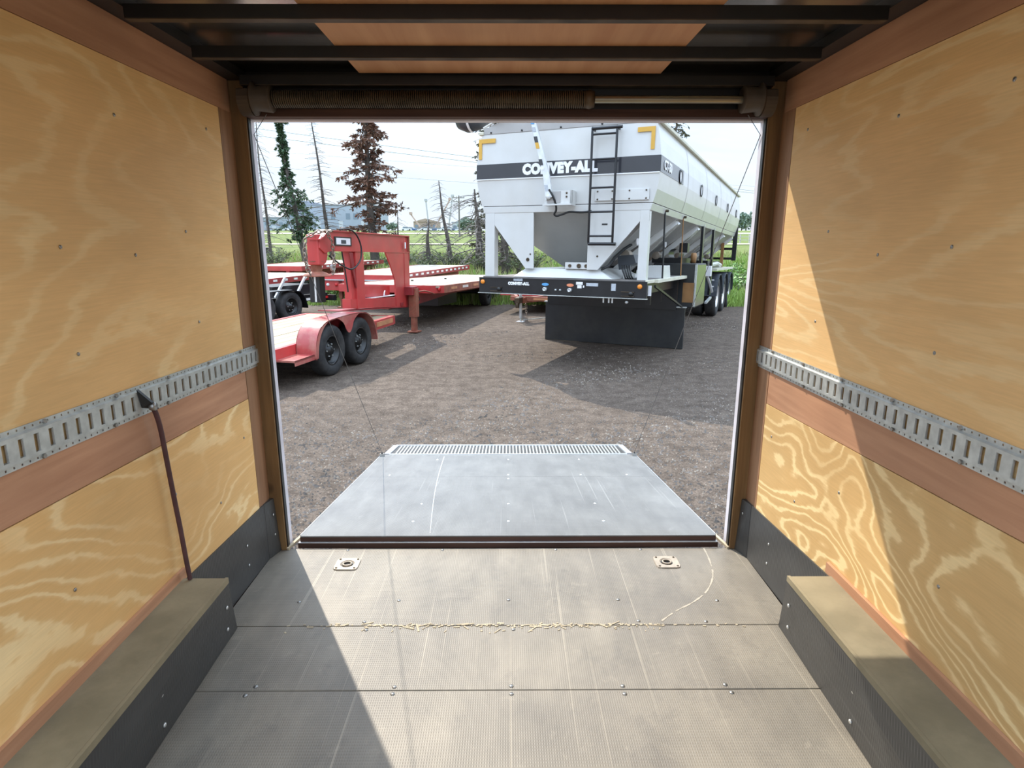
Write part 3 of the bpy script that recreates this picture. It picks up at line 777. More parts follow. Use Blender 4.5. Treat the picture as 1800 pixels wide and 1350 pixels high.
# tarp arm with its bracket and hose
am = MB().prism([(-.17, 1.47, 2.46), (-.17, 1.37, 2.50), (-.17, 1.42, 2.78), (-.17, 1.68, 3.62), (-.17, 1.75, 3.62), (-.17, 1.515, 2.78)], (.035, 0, 0)).build('tarp_arm', M['alu'], hp)
MB().lathe([(-.03, .0001), (-.03, .034), (.02, .04), (.02, .0001)], (-.16, 1.43, 2.50), 'x', 16).build('pivot', M['white_paint'], am)
for (t0, t1, mt) in [(.02, .10, 'sticker_g'), (.36, .44, 'stripe'), (.30, .34, 'sticker_w'), (.58, .66, 'yellow_tape'), (.66, .74, 'stripe'), (.90, .97, 'sticker_b'), (.80, .86, 'sticker_g')]:
    z0, z1 = 2.56 + t0 * 1.02, 2.56 + t1 * 1.02
    f = lambda z: 1.445 + (z - 2.56) * .265
    MB().prism([(-.172, f(z0) - .026, z0), (-.172, f(z0) + .026, z0), (-.172, f(z1) + .026, z1), (-.172, f(z1) - .026, z1)], (-.003, 0, 0)).build('arm_sticker', M[mt], am)
br = MB().box(-.13, -.095, 1.09, 1.50, 2.405, 2.585).box(-.13, .03, 1.09, 1.12, 2.405, 2.585).build('arm_bracket', M['white_paint'], hp)
MB().box(-.16, .03, 1.09, 1.52, 2.385, 2.405).build('bracket_shelf', M['white_paint'], br)
MB().box(-.14, -.13, 1.26, 1.46, 2.42, 2.575).build('bracket_face', M['roof_plate'], br)
for z in (2.55, 2.50):
    MB().lathe([(0, .014), (-.012, .012), (-.013, .0001)], (-.13, 1.17, z), 'x', 8).build('bracket_bolt', M['spring'], br)
MB().tube(smooth([(-.17, 1.42, 2.60), (-.16, 1.36, 2.50), (-.13, 1.33, 2.40), (-.11, 1.33, 2.32), (-.10, 1.36, 2.27), (-.08, 1.33, 2.245), (-.06, 1.24, 2.27), (-.04, 1.15, 2.30), (.0, .98, 2.295), (.03, .85, 2.31)]), .015, 8).build('hose', M['hose'], hp)
# dark spout at the roof corner
sp_ = MB().lathe([(-.20, .0001), (-.18, .10), (-.05, .17), (.2, .21), (.35, .15), (.36, .0001)], (.55, 2.93, 3.80), 'y', 20).build('spout', M['fender_dark'], hp)
MB().lathe([(0.09, .212), (.13, .214)], (.55, 2.93, 3.80), 'y', 20).build('spout_label', M['sticker_w'], sp_)
MB().tube([(.10, 2.60, 3.54), (.0, 2.30, 3.62), (-.02, 2.1, 3.68)], .018, 6).build('spout_strut', M['white_paint'], hp)
# nose deck and black beam
MB().box(.03, 3.15, .03, 2.57, 1.335, 1.372).build('nose_deck', M['deck_ply'], hp)
MB().box(.42, 3.22, -.06, .03, 1.325, 1.375).build('deck_edge_rail', M['cream'], hp, .004)
MB().box(.0, .42, -.01, .03, 1.33, 1.375).build('deck_edge_rail', M['cream'], hp, .004)
MB().hexa([(.02, .50, 1.372), (.02, 2.06, 1.372), (1.7, 2.06, 1.372), (1.7, .50, 1.372)], [(.14, .75, 1.505), (.14, 1.89, 1.505), (1.6, 1.89, 1.505), (1.6, .75, 1.505)]).build('nose_cover', M['white_paint'], hp, .012)
lp = MB().box(.09, .15, .80, 1.245, 1.505, 1.60).build('light_panel', M['white_paint'], hp, .004)
for (a, r) in [(1.17, .024), (1.03, .032), (.92, .025)]:
    MB().lathe([(0, r), (-.012, r), (-.014, r * .8), (-.006, .0001)], (.09, a, 1.55), 'x', 16).build('panel_socket', M['spring'], lp)
MB().box(.5, 1.1, .30, .48, 1.372, 1.44).build('white_step', M['white_paint'], hp)
MB().hexa([(1.05, .02, 1.372), (1.7, .02, 1.372), (1.7, .30, 1.372), (1.05, .30, 1.372)], [(1.10, .04, 1.56), (1.7, .04, 1.56), (1.7, .28, 1.56), (1.10, .28, 1.56)]).build('white_locker', M['white_paint'], hp, .006)
hs = MB()
for k in range(4):
    a = .26 + k * .035
    hs.tube([(.30, a + .08, 1.56), (.22, a + .05, 1.50), (.20 + .01 * k, a + .02, 1.42), (.22, a, 1.38), (.55, a - .1, 1.38)], .013, 6)
hs.build('air_lines', M['hose'], hp)
for k, (a, z) in enumerate([(.62, 1.62), (.60, 1.72)]):
    MB().tube([(.12, .70, 1.50), (.12, a - .02, 1.56), (.2, a - .08, 1.68), (.25, a - .2, 1.80), (.3, a - .28, 1.86)], .016, 6).build('hose', M['hose'], hp)
MB().hexa([(.5, .30, 1.60), (.8, .30, 1.60), (.8, .55, 1.50), (.5, .55, 1.50)], [(.5, .34, 1.72), (.8, .34, 1.72), (.8, .58, 1.70), (.5, .58, 1.70)]).build('gear_case', M['fender_dark'], hp)
MB().box(.6, 3.0, .28, .31, 1.372, 1.50).build('deck_coaming', M['white_paint'], hp)
bm_ = MB().box(-.005, .03, .0, 2.62, 1.12, 1.352).build('nose_beam', M['black_paint'], hp)
MB().box(-.03, .03, -.01, 2.63, 1.112, 1.122).build('beam_lip', M['galv'], bm_)
MB().box(-.012, .03, .0, 2.62, 1.335, 1.352).build('beam_top_edge', M['black_paint'], bm_)
for a in (.10, 2.555):
    MB().lathe([(0, .034), (-.02, .032), (-.026, .02), (-.027, .0001)], (-.006, a, 1.285), 'x', 16).build('marker_light', M['amber'], bm_)
for (a0, a1, z0, z1, mt) in [(1.88, 2.03, 1.315, 1.352, 'sticker_g'), (.93, 1.03, 1.285, 1.325, 'sticker_w'), (.945, 1.01, 1.235, 1.28, 'sticker_w'), (.70, .875, 1.27, 1.315, 'sticker_g'), (.44, .505, 1.215, 1.315, 'sticker_g'), (.905, .925, 1.245, 1.275, 'sticker_w')]:
    MB().box(-.012, -.005, a0, a1, z0, z1).build('beam_sticker', M[mt], bm_)
for (a, mt) in [(1.51, 'sticker_b'), (1.12, 'sticker_r')]:
    mb = MB(); mb.prism([(-.012, a + .055 * math.cos(t * math.pi / 8), 1.275 + .022 * math.sin(t * math.pi / 8)) for t in range(16)], (.007, 0, 0)); mb.build('oval_badge', M[mt], bm_)
    MB().lathe([(0, .030), (-.05, .028), (-.055, .02), (-.02, .0001)], (-.006, a, 1.205), 'x', 14).build('air_coupling', M['alu'], bm_)
for a in (1.34, 1.27):
    MB().lathe([(0, .014), (-.03, .012), (-.031, .0001)], (-.006, a, 1.20), 'x', 10).build('beam_socket', M['galv'], bm_)
for (a0, a1) in [(.17, .36), (2.22, 2.42)]:
    MB().box(-.03, -.004, a0, a1, 1.145, 1.155).box(-.03, -.004, a0, a1, 1.205, 1.212).build('hook_bracket', M['spring'], bm_)
    MB().lathe([(0, .034), (-.035, .03), (-.036, .0001)], (-.006, a0 + .05, 1.18), 'x', 12).build('plug', M['hose'], bm_)
MB().box(.06, .075, -.045, .0, 1.16, 1.30).build('side_plate', M['sticker_w'], hp)
for a in (.63, .55, .50):
    MB().tube([(.05, a, 1.125), (.05, a, 1.04)], .012, 8).build('drop_pin', M['alu'], hp)
MB().lathe([(-.02, .0001), (-.02, .02), (.02, .02), (.02, .0001)], (.05, .29, 1.06), 'x', 10).build('drop_pin', M['alu'], hp)
# under-nose skirt, big black panel and braces
MB().box(.05, 3.1, .12, 2.48, 1.16, 1.33).build('nose_frame', M['black_paint'], hp)
MB().box(2.55, 2.62, .05, 2.5, .78, 1.33).build('bulkhead', M['black_paint'], hp)
MB().box(2.58, 2.63, -.10, 2.55, .085, .82).build('black_panel', M['black_flap'], hp, .004)
MB().box(2.56, 2.64, -.12, 2.57, .815, .835).build('panel_edge', M['galv'], hp)
MB().bar((.4, -.02, 1.28), (2.5, -.06, .84), .03, .03).build('skirt_brace', M['black_paint'], hp)
for L in (1.2, 2.0):
    MB().bar((L, .25, 1.16), (L, .25, .95), .08, .08).build('king_pin_rail', M['black_paint'], hp)
# locker on the right flank
tk = MB().box(2.80, 3.95, -.215, .55, .80, 1.585).build('side_locker', M['black_flap'], hp, .02)
MB().box(2.86, 3.9, -.224, -.216, .83, 1.56).build('locker_door', M['tank'], tk)
MB().box(2.795, 2.80, -.20, .0, .90, 1.25).build('locker_board', M['brown_board'], tk)
MB().box(2.795, 2.86, -.222, -.19, .83, 1.57).build('locker_corner', M['galv'], tk)
eng = MB().box(3.1, 4.0, .1, .65, 1.585, 1.68).lathe([(-.25, .10), (.25, .10)], (3.6, .3, 1.75), 'x', 14).build('engine_cover', M['black_paint'], hp)
MB().box(3.3, 3.5, .05, .2, 1.78, 1.95).build('control_box', M['black_paint'], eng)
MB().lathe([(-.04, .0001), (-.04, .10), (.04, .10), (.04, .0001)], (3.75, .0, 1.68), 'y', 18).build('fuel_cap', M['brown_board'], eng)
# hanging rods and posts on the flank
for (L, r, mt) in [(.98, .014, 'hose'), (2.5, .010, 'brown_board')]:
    MB().tube([(L, .02, 2.34), (L - .06, -.01, 1.375)], r, 6).build('hanging_rod', M[mt], hp)
    MB().lathe([(-.03, .02), (.03, .02)], (L, .0, 2.36), 'y', 8).build('rod_eye', M['spring'], hp)
for L in (4.62, 6.22):
    MB().box(L, L + .16, -.02, .03, 1.45 if L < 5 else .85, 2.31).build('side_post', M['black_paint'], hp)
    MB().tube([(L + .25, .0, 2.36), (L + .15, .0, 1.2)], .010, 6).build('hanging_rod', M['galv'], hp)
MB().box(5.35, 5.55, -.12, .0, 1.3, 1.52).build('junction_box', M['sticker_w'], hp)
MB().tube([(5.4, -.05, 1.3), (5.5, -.1, 1.15), (5.8, -.12, .95)], .03, 8).build('drain_pipe', M['alu'], hp)
MB().bar((5.1, -.1, .75), (6.2, -.05, .80), .05, .04).build('step_bar', M['alu'], hp)
# main frame, axles, wheels and fenders
for a in (.80, 1.72):
    MB().box(2.6, LB, a, a + .12, .95, 1.36).build('frame_beam', M['black_paint'], hp)
for L in (8.03, 9.33, 10.62):
    MB().tube([(L, .2, .72), (L, 2.4, .72)], .07, 10).build('axle', M['black_paint'], hp)
    for (a, s) in ((.14, -1), (.47, -1), (2.46, 1), (2.13, 1)):
        make_tyre(hp, (L, a, .722), .50, .27, s, M['alu_wheel'], .56, 0, 36)
    mb = MB(); vs = []; n = 14
    for k in range(n + 1):
        t = math.pi * (.02 + .96 * k / n)
        for r, a in ((.575, -.03), (.575, .62), (.555, .62), (.555, -.03)):
            vs.append((L + r * math.cos(t), a, .722 + r * math.sin(t)))
    fs = []
    for k in range(n):
        o = k * 4; fs += [(o + j, o + (j + 1) % 4, o + 4 + (j + 1) % 4, o + 4 + j) for j in range(4)]
    fs += [(3, 2, 1, 0), (n * 4, n * 4 + 1, n * 4 + 2, n * 4 + 3)]
    mb.add(vs, fs).build('fender', M['fender_dark'], hp)
MB().box(7.4, 11.2, .0, .75, 1.38, 1.43).build('fender_shelf', M['cream'], hp)
for z0 in (.98, 1.14):
    MB().box(7.438, 7.445, .05, .17, z0, z0 + .03).build('fender_label', M['sticker_w'], hp)
MB().box(7.5, 9.9, .25, .9, 1.43, 1.62).build('valve_unit', M['black_paint'], hp)
MB().tube([(7.6, .2, 1.52), (8.5, .15, 1.55), (8.8, .1, 1.50)], .05, 8).build('valve_pipe', M['alu'], hp)
# black stand and brown stake at the tail
rs = MB().box(LB + .05, LB + .15, -.06, .06, 1.62, 2.62).build('tail_post', M['black_paint'], hp)
for z in (1.64, 1.92, 2.2):
    MB().box(LB - .0, LB + .08, .0, 1.6, z, z + .07).build('tail_bar', M['black_paint'], hp)
MB().box(LB - .35, LB - .27, .25, .33, 1.43, 2.12).build('tail_stake', M['brown_board'], hp)
for L in (3.0, 3.0):
    pass
for a in (.45, 2.15):
    lg = MB().box(2.9, 3.02, a, a + .12, .30, 1.2).build('landing_leg', M['black_paint'], hp)
    MB().box(2.82, 3.1, a - .05, a + .17, .085, .11).bar((2.96, a + .06, .1), (2.96, a + .06, .3), .08, .08).build('landing_foot', M['spring'], lg)
# ------------------------------------------------------------------ parked flatbed trailers
M['red'] = plain('faded_red_paint', (.50, .05, .048), .38, 0, .12, 3, coat=.15, dirt=(.42, .13, .10), dirt_amt=.35, dscale=2)
M['red_dark'] = plain('dark_red_paint', (.28, .028, .033), .4, 0, .15, 3)
M['red_rust'] = plain('rusty_red_steel', (.27, .075, .045), .6, 0, .3, 8, dirt=(.30, .16, .09), dirt_amt=.6, dscale=7)
M['plank'] = grainwood('sun_bleached_plank', (.36, .31, .235), (.48, .42, .33), 'x', 3, .7)
M['plank_y'] = grainwood('yellowish_treated_plank', (.30, .245, .155), (.43, .36, .24), 'x', 3, .7)
M['fender_red'] = plain('dusty_red_fender', (.40, .07, .065), .35, 0, .12, 4, coat=.2, dirt=(.46, .30, .22), dirt_amt=.8, dscale=2.5)
M['chain'] = plain('rusty_chain', (.30, .24, .19), .55, .6, .3, 30)
M['rim_black'] = plain('black_steel_rim', (.02, .02, .02), .28, .3, .2)
M['reflector'] = plain('white_reflector_tape', (.72, .70, .66), .4)
M['orange_refl'] = plain('orange_rusty_tape', (.55, .25, .12), .5, 0, .2)

def planks(root, l0, l1, a0, a1, z, n, mat, name='deck_plank'):
    w = (a1 - a0) / n; src = None
    for k in range(n):
        c = a0 + (k + .5) * w
        if src is None:
            src = MB().box(l0, l1, -w / 2 + .004, w / 2 - .004, -.038, 0).build(name, mat, root); o = src
        else: o = share(src, name, (0, 0, 0), root)
        o.location = (0, c, z + random.uniform(-.003, .003))

# low red car hauler with tandem wheels, the one by the ramp
ch = empty('car_hauler', (-2.505, 8.601, 0), (0, 0, math.pi / 2 - .235))
tag(ch, 'low red flatbed trailer with tandem wheels under a double-humped fender', 'trailer')
planks(ch, -3.4, 2.72, .36, 2.04, .525, 8, M['plank_y'])
for a0, a1 in ((.28, .355), (2.045, 2.12)):
    MB().box(-3.4, 2.75, a0, a1, .37, .535).build('side_rail', M['red'], ch, .004)
MB().box(2.722, 2.79, .28, 2.12, .38, .53).build('end_rail', M['red'], ch)
for L in (-2.6, -1.9, -1.2, .9, 1.5, 2.1):
    MB().box(L, L + .07, .36, 2.04, .39, .485).build('cross_member', M['red_dark'], ch)
MB().box(-1.28, -1.14, .275, .281, .41, .475).build('reflector', M['cream'], ch)
MB().box(2.0, 2.68, .272, .281, .42, .50).build('rail_tape', M['orange_refl'], ch)
MB().box(1.55, 2.0, .274, .281, .40, .46).build('rail_tape', M['red_rust'], ch)
MB().box(-.98, -.50, .0, .28, .375, .40).box(-.98, -.50, .0, .012, .33, .40).build('fender_step', M['fender_red'], ch)
outer = [(-.52, .34), (-.51, .52), (-.45, .66), (-.34, .76), (-.16, .815), (.10, .83), (.43, .835), (.76, .83), (1.02, .80), (1.20, .71), (1.31, .57), (1.37, .42), (1.38, .33)]
outer = [(p.x, p.y) for p in smooth([(l, z, 0) for l, z in outer], 3)]
mb = MB(); vs = []
for (l, z) in outer: vs += [(l, -.03, z), (l, .275, z), (l * .985 + .006, .275, z - .014), (l * .985 + .006, -.03, z - .014)]
n = len(outer)
for j in range(4):
    mb.add(vs, [(k * 4 + j, k * 4 + (j + 1) % 4, k * 4 + 4 + (j + 1) % 4, k * 4 + 4 + j) for k in range(n - 1)], j in (0, 2))
fe = mb.build('fender', M['fender_red'], ch)
MB().prism([(l, .268, z) for l, z in outer], (0, .008, 0)).build('fender_inner', M['red_dark'], fe)
def outer_z(l):
    for (l0, z0), (l1, z1) in zip(outer, outer[1:]):
        if l0 <= l <= l1 and l1 > l0 + 1e-6: return z0 + (z1 - z0) * (l - l0) / (l1 - l0)
    return .34
vs = []; ns = 60
for k in range(ns + 1):
    l = -.50 + 1.86 * k / ns
    d = min(abs(l), abs(l - .88)) if 0 < l < .88 else (abs(l) if l <= 0 else abs(l - .88))
    zi = .37 + math.sqrt(max(.0, .455 ** 2 - d * d)) if d < .455 else .34
    if 0 < l < .88 and abs(l - .44) < .14: zi = .565 + (abs(l - .44) / .14) ** 2 * (.37 + math.sqrt(.455 ** 2 - .30 ** 2) - .565)
    zi = min(zi, outer_z(l) - .012)
    for a in (-.03, -.024): vs += [(l, a, outer_z(l)), (l, a, zi)]
fs = []
for k in range(ns):
    o = k * 4; fs += [(o, o + 4, o + 5, o + 1), (o + 2, o + 3, o + 7, o + 6), (o + 1, o + 5, o + 7, o + 3), (o, o + 2, o + 6, o + 4)]
MB().add(vs, fs).build('fender_skirt', M['fender_red'], fe)
for L in (0, .88):
    make_tyre(ch, (L, .115, .37), .37, .23, -1, M['rim_black'], .56, 6, 44)
    make_tyre(ch, (L, 2.30, .37), .37, .23, 1, M['rim_black'], .56, 0, 28)
    MB().tube([(L, .25, .37), (L, 2.15, .37)], .035, 8).build('axle', M['black_paint'], ch)
MB().box(-.52, 1.38, 2.13, 2.44, .80, .83).build('far_fender', M['fender_red'], ch)
for a in (1.0, 1.4):
    MB().bar((-3.4, a, .42), (-4.6, 1.2, .45), .08, .10).build('tongue', M['red'], ch)
MB().tube([(-4.5, 1.2, .0), (-4.5, 1.2, .85)], .03, 8).build('jack', M['spring'], ch)

# red gooseneck trailer
gn = empty('gooseneck_trailer', (-2.0, 12.73, 0), (0, .028, math.pi / 2 - .2426))
tag(gn, 'red gooseneck flatbed trailer with tall arched neck and bleached plank deck', 'trailer')
planks(gn, .62, 9.0, -.36, 2.0, .955, 10, M['plank'])
for a0, a1 in ((-.43, -.365), (2.005, 2.07)):
    MB().box(.75, 9.0, a0, a1, .80, .965).build('side_rail', M['red_rust'], gn)
MB().prism([(.75, -.43, .80), (.55, -.20, .80), (.55, 2.0, .80), (.63, 2.0, .80), (.63, -.18, .80), (.80, -.37, .80)], (0, 0, .165)).build('front_rail', M['red'], gn)
for k in range(8):
    MB().box(1.2 + k * .85, 1.62 + k * .85, -.437, -.43, .86, .915).build('rail_tape', M['reflector'] if k % 2 else M['orange_refl'], gn)
MB().lathe([(0, .05), (-.03, .045), (-.031, .0001)], (.66, -.34, .885), 'y', 14).build('marker_light', M['red_lens'], gn)
for L in (2.2, 3.7, 5.2, 6.7):
    MB().box(L, L + .1, -.36, 2.0, .83, .915).build('cross_member', M['red_dark'], gn)
for a in (.08, 1.30):
    MB().prism([(.1, a, .55), (1.2, a, .60), (2.6, a, .68), (8.5, a, .70), (8.5, a, .92), (.1, a, .92)], (0, .12, 0)).build('frame_beam', M['red_dark'], gn)
for (L, a) in [(2.9, 1.2), (4.6, .9)]:
    MB().box(L, L + .05, a, a + .05, .955, .985).build('deck_tie_loop', M['hose'], gn)
# neck: web plates, flanges, uprights, base box
A0, A1 = .10, .27
web = [(-3.0, 1.97), (-3.28, 1.86), (-3.30, 1.70), (-3.15, 1.62), (-2.95, 1.66), (.10, 1.66), (.10, 1.985)]
nk = MB().prism([(l, A0 + .03, z) for l, z in web], (0, A1 - A0 - .06, 0)).build('neck_beam', M['red'], gn, .006)
MB().hexa([(-3.02, A0 - .01, 1.965), (.14, A0 - .01, 1.98), (.14, A1 + .01, 1.98), (-3.02, A1 + .01, 1.965)], [(-3.02, A0 - .01, 1.985), (.14, A0 - .01, 2.0), (.14, A1 + .01, 2.0), (-3.02, A1 + .01, 1.985)]).build('top_flange', M['red'], nk)
MB().box(-2.9, .14, A0 - .01, A1 + .01, 1.655, 1.67).build('bottom_flange', M['red'], nk)
MB().hexa([(-3.34, A0 - .02, 1.82), (-3.02, A0 - .02, 1.965), (-3.02, A1 + .02, 1.965), (-3.34, A1 + .02, 1.82)], [(-3.34, A0 - .02, 1.84), (-3.02, A0 - .02, 1.987), (-3.02, A1 + .02, 1.987), (-3.34, A1 + .02, 1.84)]).build('nose_plate', M['red'], nk)
# uprights
MB().prism([(-2.36, A0 + .03, .70), (-2.36, A0 + .03, 1.66), (-2.30, A0 + .03, 1.66), (-2.20, A0 + .03, 1.05), (-2.15, A0 + .03, .68)], (0, A1 - A0 - .04, 0)).build('front_upright', M['red'], gn)
MB().box(-2.22, -1.92, A0, A1, .68, 1.66).build('front_upright', M['red'], gn, .004)
MB().prism([(-2.44, A0 - .005, 1.64), (-2.32, A0 - .005, 1.64), (-2.22, A0 - .005, 1.06), (-2.24, A0 - .005, 1.04)], (0, .02, 0)).build('gusset', M['red_dark'], gn)
MB().prism([(-.15, A0, .56), (.10, A0, .55), (.10, A0, 1.66), (-1.02, A0, 1.66), (-.80, A0, 1.40), (-.62, A0, 1.12), (-.60, A0, .95), (-.60, A0, .60)], (0, .03, 0)).build('rear_upright', M['red'], gn)
MB().box(-.30, .08, A0 + .03, A1, .56, 1.66).build('rear_upright', M['red'], gn)
MB().box(-.16, -.145, A0 - .008, A0, .56, 1.97).build('weld_rib', M['red'], gn)
MB().box(.10, .12, A0 - .012, A1 + .01, 1.5, 2.0).build('end_plate', M['red_rust'], gn)
MB().hexa([(-2.44, A0 + .01, .70), (-.55, A0 + .01, .585), (-.55, A1, .585), (-2.44, A1, .70)], [(-2.44, A0 + .01, .86), (-.55, A0 + .01, .78), (-.55, A1, .78), (-2.44, A1, .86)]).build('base_box', M['red'], gn)
MB().hexa([(-2.0, A0 + .16, .86), (-.55, A0 + .16, .80), (-.55, A1, .80), (-2.0, A1, .86)], [(-2.0, A0 + .16, 1.06), (-.55, A0 + .16, 1.0), (-.55, A1, 1.0), (-2.0, A1, 1.06)]).build('base_back', M['red'], gn)
MB().box(-1.65, -.58, A0 + .012, A0 + .15, .82, .828).build('step_plate', M['alu'], gn)
MB().tube([(-1.05, A0 + .05, .835), (-1.03, A0 + .05, .90), (-1.0, A0 + .05, .93)], .012, 6).build('step_hook', M['sticker_w'], gn)
MB().hexa([(-2.9, A0 - .01, .69), (.14, A0 - .01, .53), (.14, A1 + .2, .53), (-2.9, A1 + .2, .69)], [(-2.9, A0 - .01, .705), (.14, A0 - .01, .545), (.14, A1 + .2, .545), (-2.9, A1 + .2, .705)]).build('base_plate', M['red_dark'], gn)
MB().box(-.42, -.29, A0 - .02, A0, .60, .66).build('decal', M['red_dark'], gn)
MB().box(-.115, -.06, A0 - .01, A0, 1.74, 1.86).build('decal', M['sticker_w'], gn)
pl = MB().box(-2.86, -2.30, A0 + .018, A0 + .03, 1.745, 1.89).build('name_plate', M['hose'], gn)
MB().box(-2.81, -2.35, A0 + .014, A0 + .018, 1.765, 1.87).build('plate_face', M['sticker_w'], pl)
MB().box(-2.66, -2.50, A0 + .010, A0 + .014, 1.78, 1.84).build('plate_mark', M['fender_dark'], pl)
# coupler
CL, CA = -3.18, .26
cp = MB().prism([(CL - .14, CA - .11, 1.91), (CL + .14, CA - .11, 1.91), (CL + .15, CA - .11, 1.60), (CL + .10, CA - .11, 1.48), (CL + .0, CA - .11, 1.43), (CL - .13, CA - .11, 1.44)], (0, .20, 0)).build('coupler_head', M['red'], gn, .02)
MB().lathe([(1.30, .085), (1.47, .085), (1.50, .12), (1.52, .0001)], (CL - .03, CA, 0), 'z', 18).build('coupler_tube', M['red_rust'], cp)
MB().lathe([(1.265, .0001), (1.265, .22), (1.275, .22), (1.31, .17), (1.34, .09)], (CL - .03, CA, 0), 'z', 20).build('coupler_plate', M['red_rust'], cp)
MB().box(CL - .10, CL + .06, CA - .08, CA + .10, .86, 1.265).build('inner_post', M['black_paint'], cp)
MB().box(CL - .108, CL - .10, CA - .02, CA + .01, .87, 1.26).build('post_edge', M['alu'], cp)
MB().lathe([(-.02, .05), (.02, .05), (.02, .03), (-.02, .03), (-.02, .05)], (CL + .14, CA - .18, 1.40), 'y', 14).build('shackle', M['galv'], cp)
def chain(parent, pts, link=.062):
    """individual links strung along a polyline"""
    V = [Vector(p) for p in pts]; d = 0.0; acc = [0.0]
    for a, b in zip(V, V[1:]): acc.append(acc[-1] + (b - a).length)
    src = None; s = 0.0; k = 0
    while s < acc[-1]:
        i = max(j for j in range(len(acc)) if acc[j] <= s); i = min(i, len(V) - 2)
        t = (s - acc[i]) / max(1e-6, acc[i + 1] - acc[i]); p = V[i].lerp(V[i + 1], t); dr = (V[i + 1] - V[i]).normalized()
        if src is None:
            ring = [(.5 * link * 1.25 * math.cos(q * math.pi / 7), .5 * link * .75 * math.sin(q * math.pi / 7), 0) for q in range(15)]
            src = MB().tube(ring, link * .13, 6, False).build('chain_link', M['chain'], parent); o = src
        else: o = share(src, 'chain_link', (0, 0, 0), parent)
        o.location = p
        e = dr.to_track_quat('X', 'Z'); o.rotation_mode = 'QUATERNION'
        from mathutils import Quaternion
        o.rotation_quaternion = e @ Quaternion((1, 0, 0), math.pi / 2 * (k % 2) + .4)
        s += link * .98; k += 1
chain(cp, [(CL + .10, CA - .20, 1.96), (CL - .15, CA - .1, 1.94), (CL - .30, CA + .0, 1.84), (CL - .31, CA + .02, 1.6), (CL - .26, CA + .02, 1.40), (CL - .22, CA, 1.30)], .075)
chain(cp, [(CL + .0, CA - .20, 1.93), (CL + .14, CA - .20, 1.80), (CL + .19, CA - .18, 1.6), (CL + .16, CA - .2, 1.42), (CL + .10, CA - .2, 1.28)], .07)
MB().tube(smooth([(-2.75, A0 - .02, 2.0), (-2.5, A0 - .03, 2.02), (-2.25, A0 - .04, 1.95), (-2.12, A0 - .06, 1.75), (-2.18, A0 - .07, 1.52), (-2.45, A0 - .06, 1.37), (-2.75, A0 - .05, 1.42), (-3.05, A0 + .02, 1.58)]), .014, 8).build('cable_loop', M['hose'], gn)
MB().tube([(-2.50, A0 + .10, 1.66), (-2.46, A0 + .08, 1.35), (-2.43, A0 + .06, 1.02), (-2.43, A0 + .06, .98)], .012, 6).build('drop_cable', M['hose'], gn)
# jack leg at the near front corner
jk = MB().box(-.07, .09, -.10, .06, .34, .93).build('jack_leg', M['red_rust'], gn)
MB().box(-.05, .06, -.07, .03, .04, .34).build('jack_foot_tube', M['red_rust'], jk)
MB().box(-.12, .13, -.13, .09, .02, .045).build('jack_foot', M['red_rust'], jk)
MB().box(-.20, .11, -.07, .10, .80, .965).build('jack_bracket', M['red_dark'], jk)
MB().tube([(.09, -.1, .86), (.25, -.16, .87), (.42, -.2, .84), (.60, -.25, .79), (.72, -.28, .80), (.74, -.28, .86)], .014, 6).build('jack_crank', M['red_rust'], jk)
MB().tube([(.12, -.05, .85), (.14, -.10, .70), (.10, -.05, .60)], .010, 6).build('wiring', M['hose'], gn)
for L in (5.6, 6.5):
    for a in (.02, 1.58):
        make_tyre(gn, (L, a, .56), .39, .24, -1 if a < 1 else 1, M['rim_black'], .56, 0, 28)
    MB().tube([(L, .1, .56), (L, 1.5, .56)], .05, 8).build('axle', M['black_paint'], gn)
MB().box(1.9, 3.3, .15, 1.3, .42, .68).build('under_deck_box', M['black_paint'], gn)

# two dark red flatbeds parked beyond
def flatbed(name, label, loc, az, l1, wid, zt, deck_mat, leg=True, dash=.42, front=0.0, wheels=3.6):
    r = empty(name, loc, (0, 0, math.pi / 2 - az)); tag(r, label, 'trailer')
    planks(r, front, l1, .06, wid - .06, zt, 8, deck_mat)
    for a0, a1 in ((.0, .055), (wid - .055, wid)):
        MB().box(front, l1, a0, a1, zt - .15, zt + .012).build('side_rail', M['red_dark'], r)
    MB().box(front - .06, front, 0, wid, zt - .16, zt + .01).build('front_rail', M['red'], r)
    k = 0; l = front + .2
    while l < l1 - .3:
        MB().box(l, l + .2, -.008, 0, zt - .09, zt - .03).build('rail_tape', M['reflector'], r); l += dash
    for a in (.45, wid - .57):
        MB().box(front - .1, l1, a, a + .12, zt - .42, zt - .155).build('frame_beam', M['red_dark'], r)
    if leg:
        for a in (.30, wid - .4):
            lg = MB().box(front + .15, front + .25, a, a + .1, .28, zt - .1).build('jack_leg', M['red_rust'], r)
            MB().box(front + .10, front + .30, a - .05, a + .15, .0, .03).box(front + .17, front + .23, a + .02, a + .08, .03, .28).build('jack_foot', M['red_rust'], lg)
    for L in (wheels, wheels + .9):
        for a in (.16, wid - .16):
            make_tyre(r, (L, a, .38), .38, .23, -1 if a < 1 else 1, M['rim_black'], .56, 0, 24)
        MB().tube([(L, .2, .38), (L, wid - .2, .38)], .04, 8).build('axle', M['black_paint'], r)
    return r
fb1 = flatbed('flatbed_trailer', 'dark red flatbed trailer standing right behind the black low trailer', (-6.9, 17.75, 0), .215, 3.4, 2.2, .80, M['plank'], False, .55, 0.0, 1.4)
fb2 = flatbed('flatbed_trailer', 'dark red flatbed trailer parked nearest the bare spruce trunks', (-7.2, 21.6, 0), .215, 7.0, 2.4, 1.0, M['plank'], True, .5, 0.0, 4.0)
